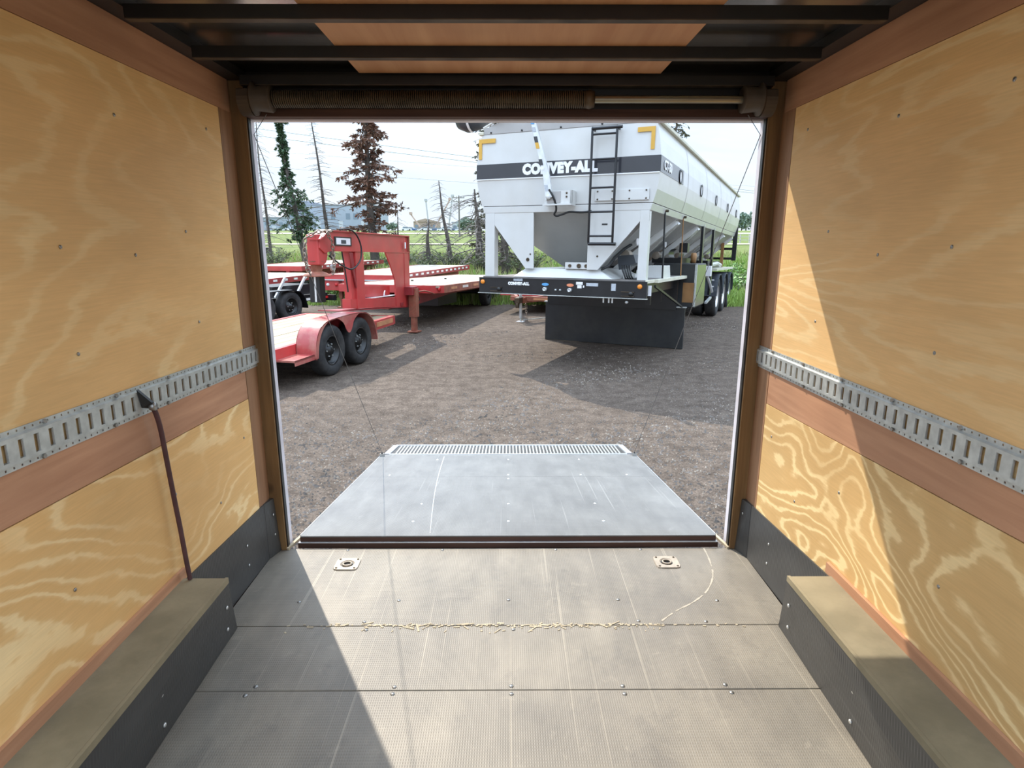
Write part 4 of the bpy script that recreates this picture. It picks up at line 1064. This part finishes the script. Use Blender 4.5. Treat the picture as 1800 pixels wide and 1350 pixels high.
fb3 = flatbed('flatbed_trailer', 'red flatbed trailer whose thin jack leg shows beside the gooseneck upright', (-3.15, 17.0, 0), .24, 7.0, 2.1, .95, M['plank'], True, .45, 0.0, 3.0)
# front gear on that last one
MB().box(-.10, -.06, .1, 2.1, .52, .80).build('front_panel', M['red'], fb3)
for (a, mt) in [(1.98, 'sticker_w'), (1.72, 'red_lens')]:
    MB().lathe([(0, .045), (-.03, .04), (-.031, .0001)], (-.10, a, .68), 'x', 12).build('marker_light', M[mt], fb3)
MB().box(-.14, -.06, .0, 2.1, .80, .83).build('front_lip', M['alu'], fb3)

# black tandem trailer at the door post
bt = empty('black_trailer', (-5.15, 14.55, 0), (0, 0, math.pi / 2 - .42)); tag(bt, 'black low trailer with a rounded fender and two slanted grey struts', 'trailer')
for L in (0, -.86):
    make_tyre(bt, (L, .12, .36), .36, .23, -1, M['rim_black'], .56, 6, 36)
    make_tyre(bt, (L, 2.0, .36), .36, .23, 1, M['rim_black'], .56, 0, 24)
    MB().tube([(L, .2, .36), (L, 1.9, .36)], .04, 8).build('axle', M['black_paint'], bt)
vs = []; prof = [(-1.45, .30), (-1.38, .55), (-1.2, .70), (-.9, .755), (-.43, .76), (.02, .755), (.28, .70), (.43, .55), (.50, .30)]
for (l, z) in prof: vs += [(l, -.03, z), (l, .28, z), (l * .98, .28, z - .02), (l * .98, -.03, z - .02)]
fs = [(3, 2, 1, 0), (32, 33, 34, 35)]
for k in range(8):
    o = k * 4; fs += [(o + j, o + (j + 1) % 4, o + 4 + (j + 1) % 4, o + 4 + j) for j in range(4)]
MB().add(vs, fs).build('fender', M['black_paint'], bt)
MB().box(-3.2, 1.6, .29, .40, .40, .56).build('side_rail', M['black_paint'], bt)
MB().box(-3.2, 1.6, 1.70, 1.80, .40, .56).build('side_rail', M['black_paint'], bt)
MB().box(-3.2, 1.6, .40, 1.70, .50, .54).build('deck', M['deck_ply'], bt)
MB().box(1.6, 1.72, .10, 1.95, .36, .50).build('rear_bumper', M['black_paint'], bt)
for k in range(4):
    MB().box(.75 + k * .22, .97 + k * .22, .28, .29, .42, .48).build('bumper_tape', M['red_lens'] if k % 2 else M['reflector'], bt)
for L in (.05, .75):
    MB().bar((L - .15, .42, .56), (L + .22, .42, 1.02), .05, .05).build('slanted_strut', M['alu'], bt)
MB().box(.0, 1.3, .6, 1.4, .54, .80).build('deck_box', M['black_paint'], bt)

# red trailer tongue poking out below the hopper trailer's nose
tg = empty('tongue_trailer', (.30, 14.45, 0), (0, 0, math.pi / 2 - .33)); tag(tg, 'rusty red trailer with a coupler and jack under the black nose beam', 'trailer')
for s in (-1, 1):
    MB().bar((-.05, s * .05, .52), (1.6, s * .75, .52), .07, .13).build('tongue_bar', M['red_rust'], tg)
cpl = MB().box(-.30, .05, -.06, .06, .47, .60).build('coupler', M['spring'], tg, .01)
MB().lathe([(.36, .045), (.47, .055), (.5, .03)], (-.25, 0, 0), 'z', 12).build('coupler_socket', M['spring'], cpl)
MB().tube([(-.25, -.05, .60), (-.30, -.09, .70), (-.22, -.10, .74)], .014, 6).build('coupler_lever', M['alu'], cpl)
jk = MB().tube([(.0, -.0, .10), (.0, -.0, .78)], .034, 10).build('jack', M['alu'], tg)
MB().tube([(.0, .0, .0), (.0, .0, .22)], .024, 8).build('jack_tube', M['galv'], jk)
MB().box(-.10, .10, -.09, .09, .0, .018).build('jack_foot', M['alu'], jk)
MB().tube([(.0, .0, .76), (.05, .1, .79), (.0, .16, .75)], .012, 6).build('jack_handle', M['alu'], jk)
chain(tg, [(.15, -.08, .45), (.05, -.12, .25), (.02, -.16, .02)], .06)
MB().box(.05, .13, -.85, .28, .50, .60).build('cross_bar', M['red_rust'], tg)
MB().box(.04, .05, -.8, -.30, .525, .575).build('bar_tape', M['orange_refl'], tg)
MB().bar((-.1, -.1, .07), (1.2, -.9, .05), .02, .02).build('ground_bar', M['galv'], tg)
planks(tg, 1.6, 6.0, -.98, .98, .66, 8, M['plank'])
for s in (-1, 1):
    xs = sorted((s * 1.0, s * 1.06)); MB().box(1.6, 6.0, xs[0], xs[1], .50, .68).build('side_rail', M['red_rust'], tg)
MB().box(1.54, 1.6, -1.06, 1.06, .48, .68).build('front_rail', M['red'], tg)
for L in (3.6, 4.5):
    for s in (-1, 1): make_tyre(tg, (L, s * 1.2, .37), .37, .22, s, M['rim_black'], .56, 0, 24)
    MB().tube([(L, -1.1, .37), (L, 1.1, .37)], .04, 8).build('axle', M['black_paint'], tg)
# ------------------------------------------------------------------ gravel yard
def gravel_mat(name, a, b_, chip, sc=1.0):
    m, nt, b = new_mat(name)
    v = coords(nt)
    big = noise(nt, v, .35 * sc, 5, .6); mid = noise(nt, coords(nt, (1, 1, 1)), 6 * sc, 6, .7); fine = noise(nt, v, 55 * sc, 4, .7)
    c = ramp(nt, mid, [(.32, a), (.64, b_)])
    c = mixc(nt, 1.0, c, ramp(nt, big, [(.3, .78), (.7, 1.15)]), 'MULTIPLY')
    vo = N(nt, 'ShaderNodeTexVoronoi'); vo.inputs['Scale'].default_value = 34 * sc; nt.links.new(coords(nt, (1, .8, 1)), vo.inputs['Vector'])
    f = ramp(nt, vo.outputs['Distance'], [(.10, .8), (.26, 0.0)])
    sel = ramp(nt, noise(nt, v, 21 * sc, 2), [(.5, 0.0), (.62, 1.0)])
    c = mixc(nt, math_(nt, 'MULTIPLY', f, sel), c, chip)
    c = mixc(nt, 1.0, c, ramp(nt, fine, [(.28, .40), (.7, 1.38)]), 'MULTIPLY')
    nt.links.new(c, b.inputs['Base Color']); b.inputs['Roughness'].default_value = .9
    b.inputs['Specular IOR Level'].default_value = .15
    bump(nt, b, math_(nt, 'ADD', math_(nt, 'MULTIPLY', mid, 1.0), math_(nt, 'MULTIPLY', fine, .6)), .9, .03)
    return m
M['gravel'] = gravel_mat('brown_crushed_gravel', (.092, .069, .053), (.185, .144, .113), (.42, .34, .26))
g = MB()
nx, ny = 60, 60
gx = [-40 + 80 * i / nx for i in range(nx + 1)]; gy = [-14 + 52 * j / ny for j in range(ny + 1)]
vs = []
for y in gy:
    for x in gx:
        vs.append((x, y, random.uniform(-.012, .012) if (y > 5.6 and not (-1 < y < 3)) else -.005))
g.add(vs, [(j * (nx + 1) + i, j * (nx + 1) + i + 1, (j + 1) * (nx + 1) + i + 1, (j + 1) * (nx + 1) + i) for j in range(ny) for i in range(nx)], True)
gr_ = g.build('ground', M['gravel']); struct(gr_, 'brown crushed gravel yard')
# ------------------------------------------------------------------ field beyond the yard
PROF = [(18.0, -.03), (19.5, .05), (24, .22), (30, .58), (60, .91), (120, 1.6), (250, 5.4), (420, 5.7), (900, 6.0)]
def gz(y):
    if y <= PROF[0][0]: return PROF[0][1]
    for (y0, z0), (y1, z1) in zip(PROF, PROF[1:]):
        if y <= y1: return z0 + (z1 - z0) * (y - y0) / (y1 - y0)
    return PROF[-1][1]
def grass_mat():
    m, nt, b = new_mat('rough_meadow_grass')
    v = coords(nt)
    c = ramp(nt, noise(nt, coords(nt, (1, .5, 1)), .35, 6, .65), [(.3, (.085, .125, .028)), (.55, (.145, .18, .045)), (.75, (.21, .215, .085))])
    c = mixc(nt, 1.0, c, ramp(nt, noise(nt, v, 9, 5, .7), [(.25, .55), (.75, 1.3)]), 'MULTIPLY')
    nt.links.new(c, b.inputs['Base Color']); b.inputs['Roughness'].default_value = .85; b.inputs['Specular IOR Level'].default_value = .15
    bump(nt, b, noise(nt, v, 12, 5, .7), .8, .08)
    return m
M['grass'] = grass_mat()
M['blade'] = plain('grass_blade', (.22, .33, .06), .6, 0, .35, 1.2)
M['blade_dry'] = plain('dry_grass_blade', (.34, .33, .14), .7, 0, .3, 1.2)
ys = [18.0, 18.7, 19.5, 20.5, 22, 24, 27, 30, 36, 45, 60, 80, 100, 120, 150, 200, 250, 330, 420, 900]
xs_ = [-420 + 14 * i for i in range(61)]
g = MB(); vs = []
for j, y in enumerate(ys):
    for x in xs_:
        wob = random.uniform(-.05, .05) * min(1, (y - 18) / 6)
        vs.append((x, y + (random.uniform(-.4, .4) if j == 0 else 0), gz(y) + wob))
nx = len(xs_)
g.add(vs, [(j * nx + i, j * nx + i + 1, (j + 1) * nx + i + 1, (j + 1) * nx + i) for j in range(len(ys) - 1) for i in range(nx - 1)], True)
fld = struct(g.build('meadow', M['grass']), 'green meadow rising beyond the gravel yard')
M['track'] = plain('pale_gravel_track', (.42, .37, .28), .9, 0, .15, .5)
for (y0, y1) in [(84, 92), (185, 200)]:
    MB().add([(x, y, gz(y) + .09 + .02 * (i % 2)) for y in (y0, y1) for i, x in enumerate(xs_)], [(i, i + 1, nx + i + 1, nx + i) for i in range(nx - 1)]).build('farm_track', M['track'], fld)
# standing grass
def tufts(n, fx, mat, h0, h1, name, yr):
    mb = MB()
    for _ in range(n):
        y = yr[0] + (yr[1] - yr[0]) * random.random() ** 1.6; x = fx(y); z = gz(y) - .02
        for b in range(4):
            a = random.uniform(0, 6.28); h = random.uniform(h0, h1); l = random.uniform(.05, .22); w = .006 + .0004 * y
            bx, by = x + random.uniform(-.12, .12), y + random.uniform(-.12, .12)
            dx, dy = math.cos(a), math.sin(a)
            mb.add([(bx - w, by, z), (bx + w, by, z), (bx + dx * l * .4 + w * .7, by + dy * l * .4, z + h * .65), (bx + dx * l, by + dy * l, z + h), (bx + dx * l * .4 - w * .7, by + dy * l * .4, z + h * .65)], [(0, 1, 2, 4), (4, 2, 3)])
    o = mb.build(name, mat, fld); o['kind'] = 'stuff'
    return o
view = lambda y: random.uniform(-.44, .44) * y
right = lambda y: random.uniform(.33, .43) * y
tufts(5200, view, M['blade'], .12, .42, 'standing_grass', (18.3, 46))
tufts(2400, view, M['blade_dry'], .2, .6, 'dry_grass', (18.6, 46))
tufts(2600, right, M['blade'], .15, .5, 'standing_grass', (17.9, 34))

# ------------------------------------------------------------------ trees
M['bark'] = plain('grey_brown_bark', (.10, .082, .072), .9, 0, .35, 6, .5, 12)
M['bark_pale'] = plain('weathered_grey_branch', (.17, .15, .135), .9, 0, .3, 6)
M['needle_g'] = plain('green_spruce_needles', (.055, .10, .045), .7, 0, .35, 1.5)
M['needle_b'] = plain('dead_brown_needles', (.17, .085, .055), .8, 0, .4, 1.3)
M['needle_gb'] = plain('half_dead_needles', (.10, .095, .06), .8, 0, .4, 1.3)
def px_x(px, y): return (px - VPX) / 1095.0 * y
def px_z(py, y): return CAM_Z + (VPY - py) / 1126.0 * y
def tree(name, label, px_top, py_top, px_base, y, r0, wmax, n_br, fol=None, shape=None, droop=.25, twigs=3, seed=1, dens=1.0, low=.08, group=None, bend=0.0, tuft=.16):
    rnd = random.Random(seed)
    xb, zb = px_x(px_base, y), gz(y) - .05
    xt, zt = px_x(px_top, y), px_z(py_top, y)
    root = empty(name, (xb, y, zb)); tag(root, label, 'tree', group)
    H = zt - zb; dx = xt - xb
    def axis(t): return Vector((dx * t + bend * math.sin(t * math.pi) + .03 * math.sin(t * 9 + seed), .05 * math.sin(t * 6 + seed), H * t))
    m = 14
    MB().tube([axis(i / m) for i in range(m + 1)], [r0 * (1 - .88 * (i / m) ** .8) for i in range(m + 1)], 8).build('trunk', M['bark'], root)
    br = MB(); nd = MB()
    for k in range(n_br):
        t = low + (1 - low) * ((k + rnd.random()) / n_br) ** .95
        if t > .985: continue
        L = wmax * (shape(t) if shape else (1 - t) ** .7) * rnd.uniform(.55, 1.1)
        if L < .05: continue
        a = rnd.uniform(0, 2 * math.pi); c = axis(t); d = Vector((math.cos(a), math.sin(a), 0))
        pts = []; q = 5; up = rnd.uniform(-.05, .2)
        for i in range(q + 1):
            u = i / q; pts.append(c + d * L * u + Vector((0, 0, L * (up * u - droop * u * u * 1.2 + .12 * max(0, u - .7)))) + Vector((rnd.gauss(0, .02), rnd.gauss(0, .02), rnd.gauss(0, .015))) * L)
        r = max(.006, r0 * .16 * (1 - t * .6))
        br.tube(pts, [r * (1 - .75 * i / q) for i in range(q + 1)], 4, False)
        side = d.cross(Vector((0, 0, 1)))
        for _ in range(twigs):
            u = rnd.uniform(.25, .95); i = min(q - 1, int(u * q)); p = pts[i].lerp(pts[i + 1], u * q - i)
            l = L * rnd.uniform(.12, .34); e = p + (side * rnd.choice((-1, 1)) * rnd.uniform(.5, 1) + d * rnd.uniform(.2, .8) + Vector((0, 0, rnd.uniform(-.5, .15)))).normalized() * l
            br.tube([p, e], [r * .45, r * .2], 3, False)
            if fol and rnd.random() < dens:
                for w in range(3): spray(nd, p.lerp(e, (w + .5) / 3), (e - p).normalized(), tuft * rnd.uniform(.7, 1.3), rnd)
        if fol:
            for _ in range(int(5 * dens * max(.5, L))):
                u = rnd.uniform(.2, 1); i = min(q - 1, int(u * q)); p = pts[i].lerp(pts[i + 1], u * q - i)
                spray(nd, p, (pts[i + 1] - pts[i]).normalized(), tuft * rnd.uniform(.8, 1.5), rnd)
    o = br.build('branches', M['bark_pale'] if not fol else M['bark'], root); o['kind'] = 'stuff'
    if fol:
        o = nd.build('needles', fol, root); o['kind'] = 'stuff'
    return root
def spray(nd, p, d, s, rnd):
    """a small fan of needle blades"""
    for _ in range(4):
        v = (d + Vector((rnd.uniform(-1, 1), rnd.uniform(-1, 1), rnd.uniform(-1.0, .5)))).normalized() * s
        w = v.cross(Vector((rnd.uniform(-1, 1), rnd.uniform(-1, 1), rnd.uniform(-1, 1)))).normalized() * s * .16
        nd.add([p, p + v * .5 + w, p + v, p + v * .5 - w], [(0, 1, 2, 3)])
bare = lambda t: .25 + .75 * min(1, (1 - t) * 1.4)
G = 'spruces along the yard edge'
tree('dead_spruce', 'slim bare dead spruce by the white door frame', 470, 208, 478, 31, .10, 1.15, 150, None, bare, .42, 4, 11, group=G, bend=-.1)
tree('green_spruce', 'leaning green spruce with a narrow ragged top and dense skirt', 507, 203, 538, 30, .17, 1.1, 190, M['needle_g'], lambda t: (.20 + .14 * math.sin(t * 34)) if t > .60 else (.60 + .3 * math.sin(t * 40) if t > .48 else (1.0 if t > .3 else .5)), .45, 3, 5, .75, .20, G, -.1, .17)
tree('dead_spruce', 'tall bare dead spruce with a straight tip between the green and brown spruces', 561, 200, 584, 31, .13, 1.1, 130, None, bare, .22, 3, 21, group=G)
tree('brown_spruce', 'large dying spruce with rusty brown needles and dark trunk', 650, 130, 657, 30, .25, 1.8, 185, M['needle_b'], lambda t: (.95 if t < .45 else .80 - .30 * (t - .45)) * (.75 + .35 * math.sin(t * 41)), .22, 5, 8, .72, .12, G, 0, .20)
tree('dead_sapling', 'short bare dead spruce in front of the parked cars', 700, 372, 703, 32, .09, 1.3, 60, None, bare, .5, 4, 31, group=G, low=.2)
tree('broken_snag', 'thick broken-off snag without a top', 754, 386, 750, 29, .18, 1.0, 54, None, lambda t: .9, .55, 5, 37, group=G, low=.1)
tree('dead_spruce', 'leaning bare dead spruce beside the broken snag', 773, 320, 793, 30, .15, 1.35, 70, None, bare, .35, 4, 43, group=G, low=.08)
tree('broken_snag', 'heavy grey snag with long curving bare limbs next to the hopper trailer', 836, 334, 846, 28, .25, 1.7, 60, None, lambda t: 1.0, .45, 4, 53, group=G, low=.12)
tree('dead_spruce', 'dark dead spruce trunk seen through the hopper trailer legs', 885, 300, 889, 27, .25, 1.5, 80, M['needle_gb'], bare, .4, 4, 59, .25, .1, G)
tree('green_spruce', 'sparse spruce standing mostly hidden by the hopper trailer front', 872, 195, 870, 33, .2, 1.75, 150, M['needle_gb'], lambda t: .5 + .5 * (1 - t), .3, 4, 61, .6, .15, G, 0, .2)
tree('green_spruce', 'far spruce whose tip rises behind the hopper trailer roof', 1178, 196, 1180, 36, .2, 1.5, 120, M['needle_gb'], lambda t: .4 + .6 * (1 - t), .3, 4, 67, .35, .15, G, 0, .2)

# weeds and brush
M['leaf'] = plain('bright_weed_leaf', (.16, .30, .06), .5, 0, .35, 3)
M['leaf_d'] = plain('grey_green_brush_leaf', (.13, .16, .075), .7, 0, .3, 3)
def bush(name, label, x, y, r, h, n, mat, seed, group, cat='bush', leaf=.09):
    rnd = random.Random(seed); root = empty(name, (x, y, gz(y) - .03)); tag(root, label, cat, group)
    st = MB(); lf = MB()
    for _ in range(int(n / 8)):
        a = rnd.uniform(0, 6.28); e = Vector((math.cos(a) * r * rnd.random() ** .5, math.sin(a) * r * rnd.random() ** .5, h * rnd.uniform(.5, 1)))
        mid = e * .5 + Vector((rnd.gauss(0, .04), rnd.gauss(0, .04), .08 * h)); st.tube([(e.x * .2, e.y * .2, 0), mid, e], [.010, .007, .004], 4, False)
        for _ in range(8):
            p = mid.lerp(e, rnd.uniform(-.4, 1.05)); v = Vector((rnd.uniform(-1, 1), rnd.uniform(-1, 1), rnd.uniform(-.3, .6))).normalized() * leaf * rnd.uniform(.6, 1.4)
            w = v.cross(Vector((rnd.uniform(-1, 1), rnd.uniform(-1, 1), rnd.uniform(-1, 1)))).normalized() * v.length * .3
            lf.add([p, p + v * .45 + w, p + v, p + v * .45 - w], [(0, 1, 2, 3)])
    o = st.build('stems', M['bark_pale'], root); o['kind'] = 'stuff'
    o = lf.build('leaves', mat, root); o['kind'] = 'stuff'
WL = ['beside the black trailer', 'under the red flatbed jack', 'behind the black trailer fender', 'behind the gooseneck front upright', 'behind the gooseneck rear upright']
for k, (x, y) in enumerate([(-5.3, 18.9), (-4.7, 19.2), (-5.9, 19.5), (-4.0, 19.4), (-3.2, 19.6)]):
    bush('weed_clump', 'bright green leafy weed clump at the gravel edge ' + WL[k], x, y, .55, .75, 420, M['leaf'], 70 + k, 'weeds at the gravel edge', 'weed', .11)
BL = ['grey green brush clump around the ' + t for t in ('foot of the broken topless snag', 'foot of the leaning dead spruce', 'gap between the leaning spruce and the heavy snag', 'foot of the heavy grey snag', 'short dead spruce before the parked cars', 'foot of the slim spruce by the door frame', 'far side of the big brown spruce', 'dark trunk behind the hopper trailer legs', 'ground behind the middle of the hopper front', 'ground behind the hopper ladder')]
for k, (px, y, r, h) in enumerate([(748, 28.5, 1.0, .9), (790, 29.5, 1.2, .9), (815, 30, .9, .7), (845, 27.5, 1.0, 1.0), (720, 31, 1.0, .8), (480, 30, 1.1, 1.0), (690, 30, .9, .6), (900, 27, 1.2, 1.2), (930, 28, 1.2, 1.0), (1010, 28, 1.2, 1.0)]):
    bush('brush_clump', BL[k], px_x(px, y), y, r, h, 520, M['leaf_d'], 90 + k, 'brush below the dead spruces')
for k, (px, y) in enumerate([(1292, 20.5), (1304, 22.0), (1315, 19.6), (1298, 25)]):
    bush('weed_clump', 'tall green weed clump behind the hopper trailer wheels', px_x(px, y), y, .5, .8, 300, M['leaf'], 120 + k, 'weeds behind the hopper trailer', 'weed', .10)
y = 38; x = px_x(467, y); z = gz(y)
o = empty('field_marker', (x, y, z)); tag(o, 'small dark utility marker standing in the meadow', 'marker')
MB().box(-.05, .05, -.05, .05, 0, .45).build('marker_post', M['bark'], o)
MB().box(-.22, .22, -.1, .1, .40, .80).build('marker_box', M['hose'], o, .02)

# ------------------------------------------------------------------ power line
M['pole'] = plain('weathered_pole', (.20, .18, .16), .9)
M['wire'] = plain('aluminium_wire', (.42, .45, .50), .5)
y = 150; x = px_x(808, y); zb = gz(y); zt = px_z(345, y)
pp = empty('power_pole', (x, y, zb)); tag(pp, 'wooden power pole with crossarms far across the meadow', 'power pole')
MB().tube([(0, 0, 0), (0, 0, zt - zb)], [.22, .15], 8).build('pole', M['pole'], pp)
for dz in (.6, 1.5, 2.4):
    MB().box(-1.3, 1.3, -.08, .08, zt - zb - dz, zt - zb - dz + .16).build('crossarm', M['pole'], pp)
    for s in (-1.2, -.5, .5, 1.2):
        MB().tube([(s, 0, zt - zb - dz + .16), (s, 0, zt - zb - dz + .45)], .07, 6).build('insulator', M['pole'], pp)
for k, (p0, p1, yy, r) in enumerate([((445, 231), (838, 268), 60, .030), ((445, 243), (838, 277), 60, .030), ((560, 303), (838, 318), 90, .035), ((445, 268), (838, 288), 75, .02)]):
    x0, z0 = px_x(p0[0], yy), px_z(p0[1], yy); x1, z1 = px_x(p1[0], yy), px_z(p1[1], yy)
    pts = []
    for i in range(17):
        t = -1.2 + 4.0 * i / 16; pts.append((x0 + (x1 - x0) * t, yy + 6 * t, (z0 + (z1 - z0) * t) * (1 + .0) + .0 + .1 * (t - .5) ** 2))
    o = MB().tube(pts, r, 4, False).build('power_line', M['wire'])
    tag(o, ('highest', 'second highest', 'lowest', 'third highest')[k] + ' of the thin overhead power lines crossing the sky', 'power line', 'overhead power lines')

# ------------------------------------------------------------------ far buildings, cars and machines
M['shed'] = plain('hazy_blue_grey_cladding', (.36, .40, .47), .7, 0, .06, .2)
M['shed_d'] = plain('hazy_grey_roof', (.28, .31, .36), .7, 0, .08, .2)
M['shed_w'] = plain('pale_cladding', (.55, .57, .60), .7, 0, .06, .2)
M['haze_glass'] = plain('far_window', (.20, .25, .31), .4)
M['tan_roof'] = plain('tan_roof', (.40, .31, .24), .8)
def building(px0, px1, py_top, y, dep, mat, label, nwin=6, gable=0.0):
    x0, x1 = px_x(px0, y), px_x(px1, y); zb = gz(y) - .2; h = px_z(py_top, y) - zb
    r = empty('warehouse', ((x0 + x1) / 2, y, zb)); tag(r, label, 'building'); w = (x1 - x0) / 2
    MB().box(-w, w, 0, dep, 0, h).build('wall', mat, r)
    if gable: MB().prism([(-w - .3, -.3, h), (w + .3, -.3, h), (0, -.3, h + gable)], (0, dep + .6, 0)).build('roof', M['tan_roof'], r)
    else: MB().box(-w - .2, w + .2, -.2, dep + .2, h, h + .5).build('roof', M['shed_d'], r)
    for k in range(nwin):
        c = -w + (k + .5) * 2 * w / nwin; ww = .28 * 2 * w / nwin
        if k % 3 == 1: MB().box(c - ww, c + ww, -.08, .0, 0, h * .45).build('loading_door', M['shed_w'], r)
        else: MB().box(c - ww, c + ww, -.08, .0, h * .5, h * .72).build('window', M['haze_glass'], r)
    return r
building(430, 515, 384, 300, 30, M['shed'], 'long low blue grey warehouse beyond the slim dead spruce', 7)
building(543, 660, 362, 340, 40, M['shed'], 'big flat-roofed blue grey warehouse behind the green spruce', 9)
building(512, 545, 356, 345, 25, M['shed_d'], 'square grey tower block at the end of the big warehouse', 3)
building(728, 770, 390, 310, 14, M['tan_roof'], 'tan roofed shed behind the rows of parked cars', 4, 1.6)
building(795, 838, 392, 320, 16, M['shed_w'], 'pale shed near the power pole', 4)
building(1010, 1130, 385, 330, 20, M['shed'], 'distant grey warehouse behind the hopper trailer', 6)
def far_car(px, y, col, seed, label):
    x = px_x(px, y); r = empty('parked_car', (x, y, gz(y)), (0, 0, random.Random(seed).uniform(-.3, .3))); tag(r, label, 'car', 'cars parked across the meadow')
    MB().prism([(-2.2, -.9, .35), (2.2, -.9, .35), (2.2, -.9, .95), (1.2, -.9, 1.05), (-2.1, -.9, 1.05), (-2.25, -.9, .8)], (0, 1.8, 0)).build('body', col, r)
    MB().prism([(-1.7, -.8, 1.05), (1.2, -.8, 1.05), (.5, -.8, 1.65), (-1.2, -.8, 1.65)], (0, 1.6, 0)).build('cabin', M['haze_glass'], r)
    for L in (-1.35, 1.35):
        for a in (-.85, .85): MB().lathe([(-.1, .0001), (-.1, .36), (.1, .36), (.1, .0001)], (L, a, .36), 'y', 10).build('wheel', M['hose'], r)
cw, cb_, cg = M['sticker_w'], plain('blue_car_paint', (.10, .18, .36), .3), plain('grey_car_paint', (.30, .31, .33), .3)
for k in range(14):
    far_car(715 + k * 8.5 + (k % 3), 262 + (k % 4) * 9, (cw, cb_, cw, cg)[k % 4], k, ('white', 'blue', 'white', 'grey')[k % 4] + ' car in the rows parked across the meadow')
for k in range(6):
    far_car(500 + k * 11, 262 + (k % 3) * 8, (cw, cg)[k % 2], 30 + k, ('white', 'grey')[k % 2] + ' car parked before the blue grey warehouses')
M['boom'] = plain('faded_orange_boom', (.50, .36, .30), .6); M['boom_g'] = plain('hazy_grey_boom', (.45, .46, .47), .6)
def boom(px, y, ang, L, mat, label):
    x = px_x(px, y); r = empty('boom_lift', (x, y, gz(y))); tag(r, label, 'machine', 'raised booms behind the cars')
    MB().box(-1.6, 1.6, -1, 1, .5, 1.7).build('chassis', mat, r)
    for L_ in (-1.1, 1.1):
        for a in (-1.0, 1.0): MB().lathe([(-.2, .0001), (-.2, .55), (.2, .55), (.2, .0001)], (L_, a, .55), 'y', 10).build('wheel', M['hose'], r)
    e = Vector((math.cos(ang) * L, 0, math.sin(ang) * L)); b = MB().bar((0, 0, 1.7), Vector((0, 0, 1.7)) + e, .55, .6).build('boom_arm', mat, r)
    MB().box(e.x - .7, e.x + .7, -.6, .6, 1.7 + e.z - .2, 2.0 + e.z + .6).build('basket', mat, b)
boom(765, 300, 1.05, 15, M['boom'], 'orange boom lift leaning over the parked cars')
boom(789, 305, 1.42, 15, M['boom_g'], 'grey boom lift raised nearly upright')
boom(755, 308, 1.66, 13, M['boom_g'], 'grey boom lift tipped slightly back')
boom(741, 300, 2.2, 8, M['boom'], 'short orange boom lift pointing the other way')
# far tree belt
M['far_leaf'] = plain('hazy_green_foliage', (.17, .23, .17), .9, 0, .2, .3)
def far_tree(px, py_top, y, w, seed):
    rnd = random.Random(seed); zb = gz(y); h = px_z(py_top, y) - zb; x = px_x(px, y)
    r = empty('far_tree', (x, y, zb)); tag(r, 'rounded hazy green tree on the horizon', 'tree', 'trees on the horizon')
    MB().tube([(0, 0, 0), (0, 0, h * .5)], .25, 6).build('trunk', M['bark'], r)
    mb = MB()
    for _ in range(150):
        a, b = rnd.uniform(0, 6.28), rnd.uniform(-1, 1); q = rnd.random() ** .4
        c = Vector((math.cos(a) * math.sqrt(1 - b * b) * w * q, math.sin(a) * math.sqrt(1 - b * b) * w * q, h * .55 + b * h * .45 * q))
        v1 = Vector((rnd.uniform(-1, 1), rnd.uniform(-1, 1), rnd.uniform(-1, 1))).normalized() * w * .32; v2 = v1.cross(Vector((rnd.uniform(-1, 1), rnd.uniform(-1, 1), rnd.uniform(-1, 1)))).normalized() * w * .25
        mb.add([c - v1, c + v2, c + v1, c - v2], [(0, 1, 2, 3)])
    o = mb.build('crown', M['far_leaf'], r); o['kind'] = 'stuff'
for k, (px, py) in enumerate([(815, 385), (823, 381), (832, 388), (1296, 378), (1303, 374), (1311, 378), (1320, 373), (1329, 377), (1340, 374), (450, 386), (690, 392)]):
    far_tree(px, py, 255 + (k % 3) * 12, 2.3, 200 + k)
# rail fence on the right
M['fence'] = plain('pale_rail_fence', (.48, .46, .42), .8)
yf = 95; x0, x1 = px_x(1286, yf), px_x(1350, yf)
ff = empty('rail_fence', (x0, yf, gz(yf))); tag(ff, 'pale three-rail fence across the meadow behind the hopper trailer', 'fence')
for k in range(5): MB().box(k * (x1 - x0) / 4 - .07, k * (x1 - x0) / 4 + .07, -.07, .07, 0, 1.5).build('post', M['fence'], ff)
for z in (.5, .95, 1.4): MB().box(0, x1 - x0, -.12, -.07, z, z + .1).build('rail', M['fence'], ff)

# loose stones and bark chips on the gravel
M['stone'] = plain('loose_stone', (.17, .145, .125), .9, 0, .45, 3)
M['chip'] = plain('pale_chip', (.36, .31, .25), .9, 0, .3, 3)
for (n, mt, s0, s1, nm) in [(17000, 'stone', .005, .017, 'loose_stones'), (7000, 'chip', .004, .010, 'pale_chips')]:
    mb = MB(); rnd = random.Random(n)
    for _ in range(n):
        y = 3.1 + 13.5 * rnd.random() ** 1.8; x = rnd.uniform(-.48, .48) * (y + .6); s = rnd.uniform(s0, s1)
        if abs(x) < 1.13 and y < 5.42: continue
        a = rnd.uniform(0, 3.14); ca, sa = math.cos(a), math.sin(a); e = rnd.uniform(1, 2.2)
        P = [(s * e, 0), (0, s), (-s * e, 0), (0, -s)]
        P = [(x + ca * u - sa * v, y + sa * u + ca * v) for u, v in P]
        mb.add([(u, v, -.008) for u, v in P] + [(x + rnd.uniform(-.3, .3) * s, y, s * .7)], [(0, 1, 4), (1, 2, 4), (2, 3, 4), (3, 0, 4)])
    o = mb.build(nm, M[mt], gr_); o['kind'] = 'stuff'
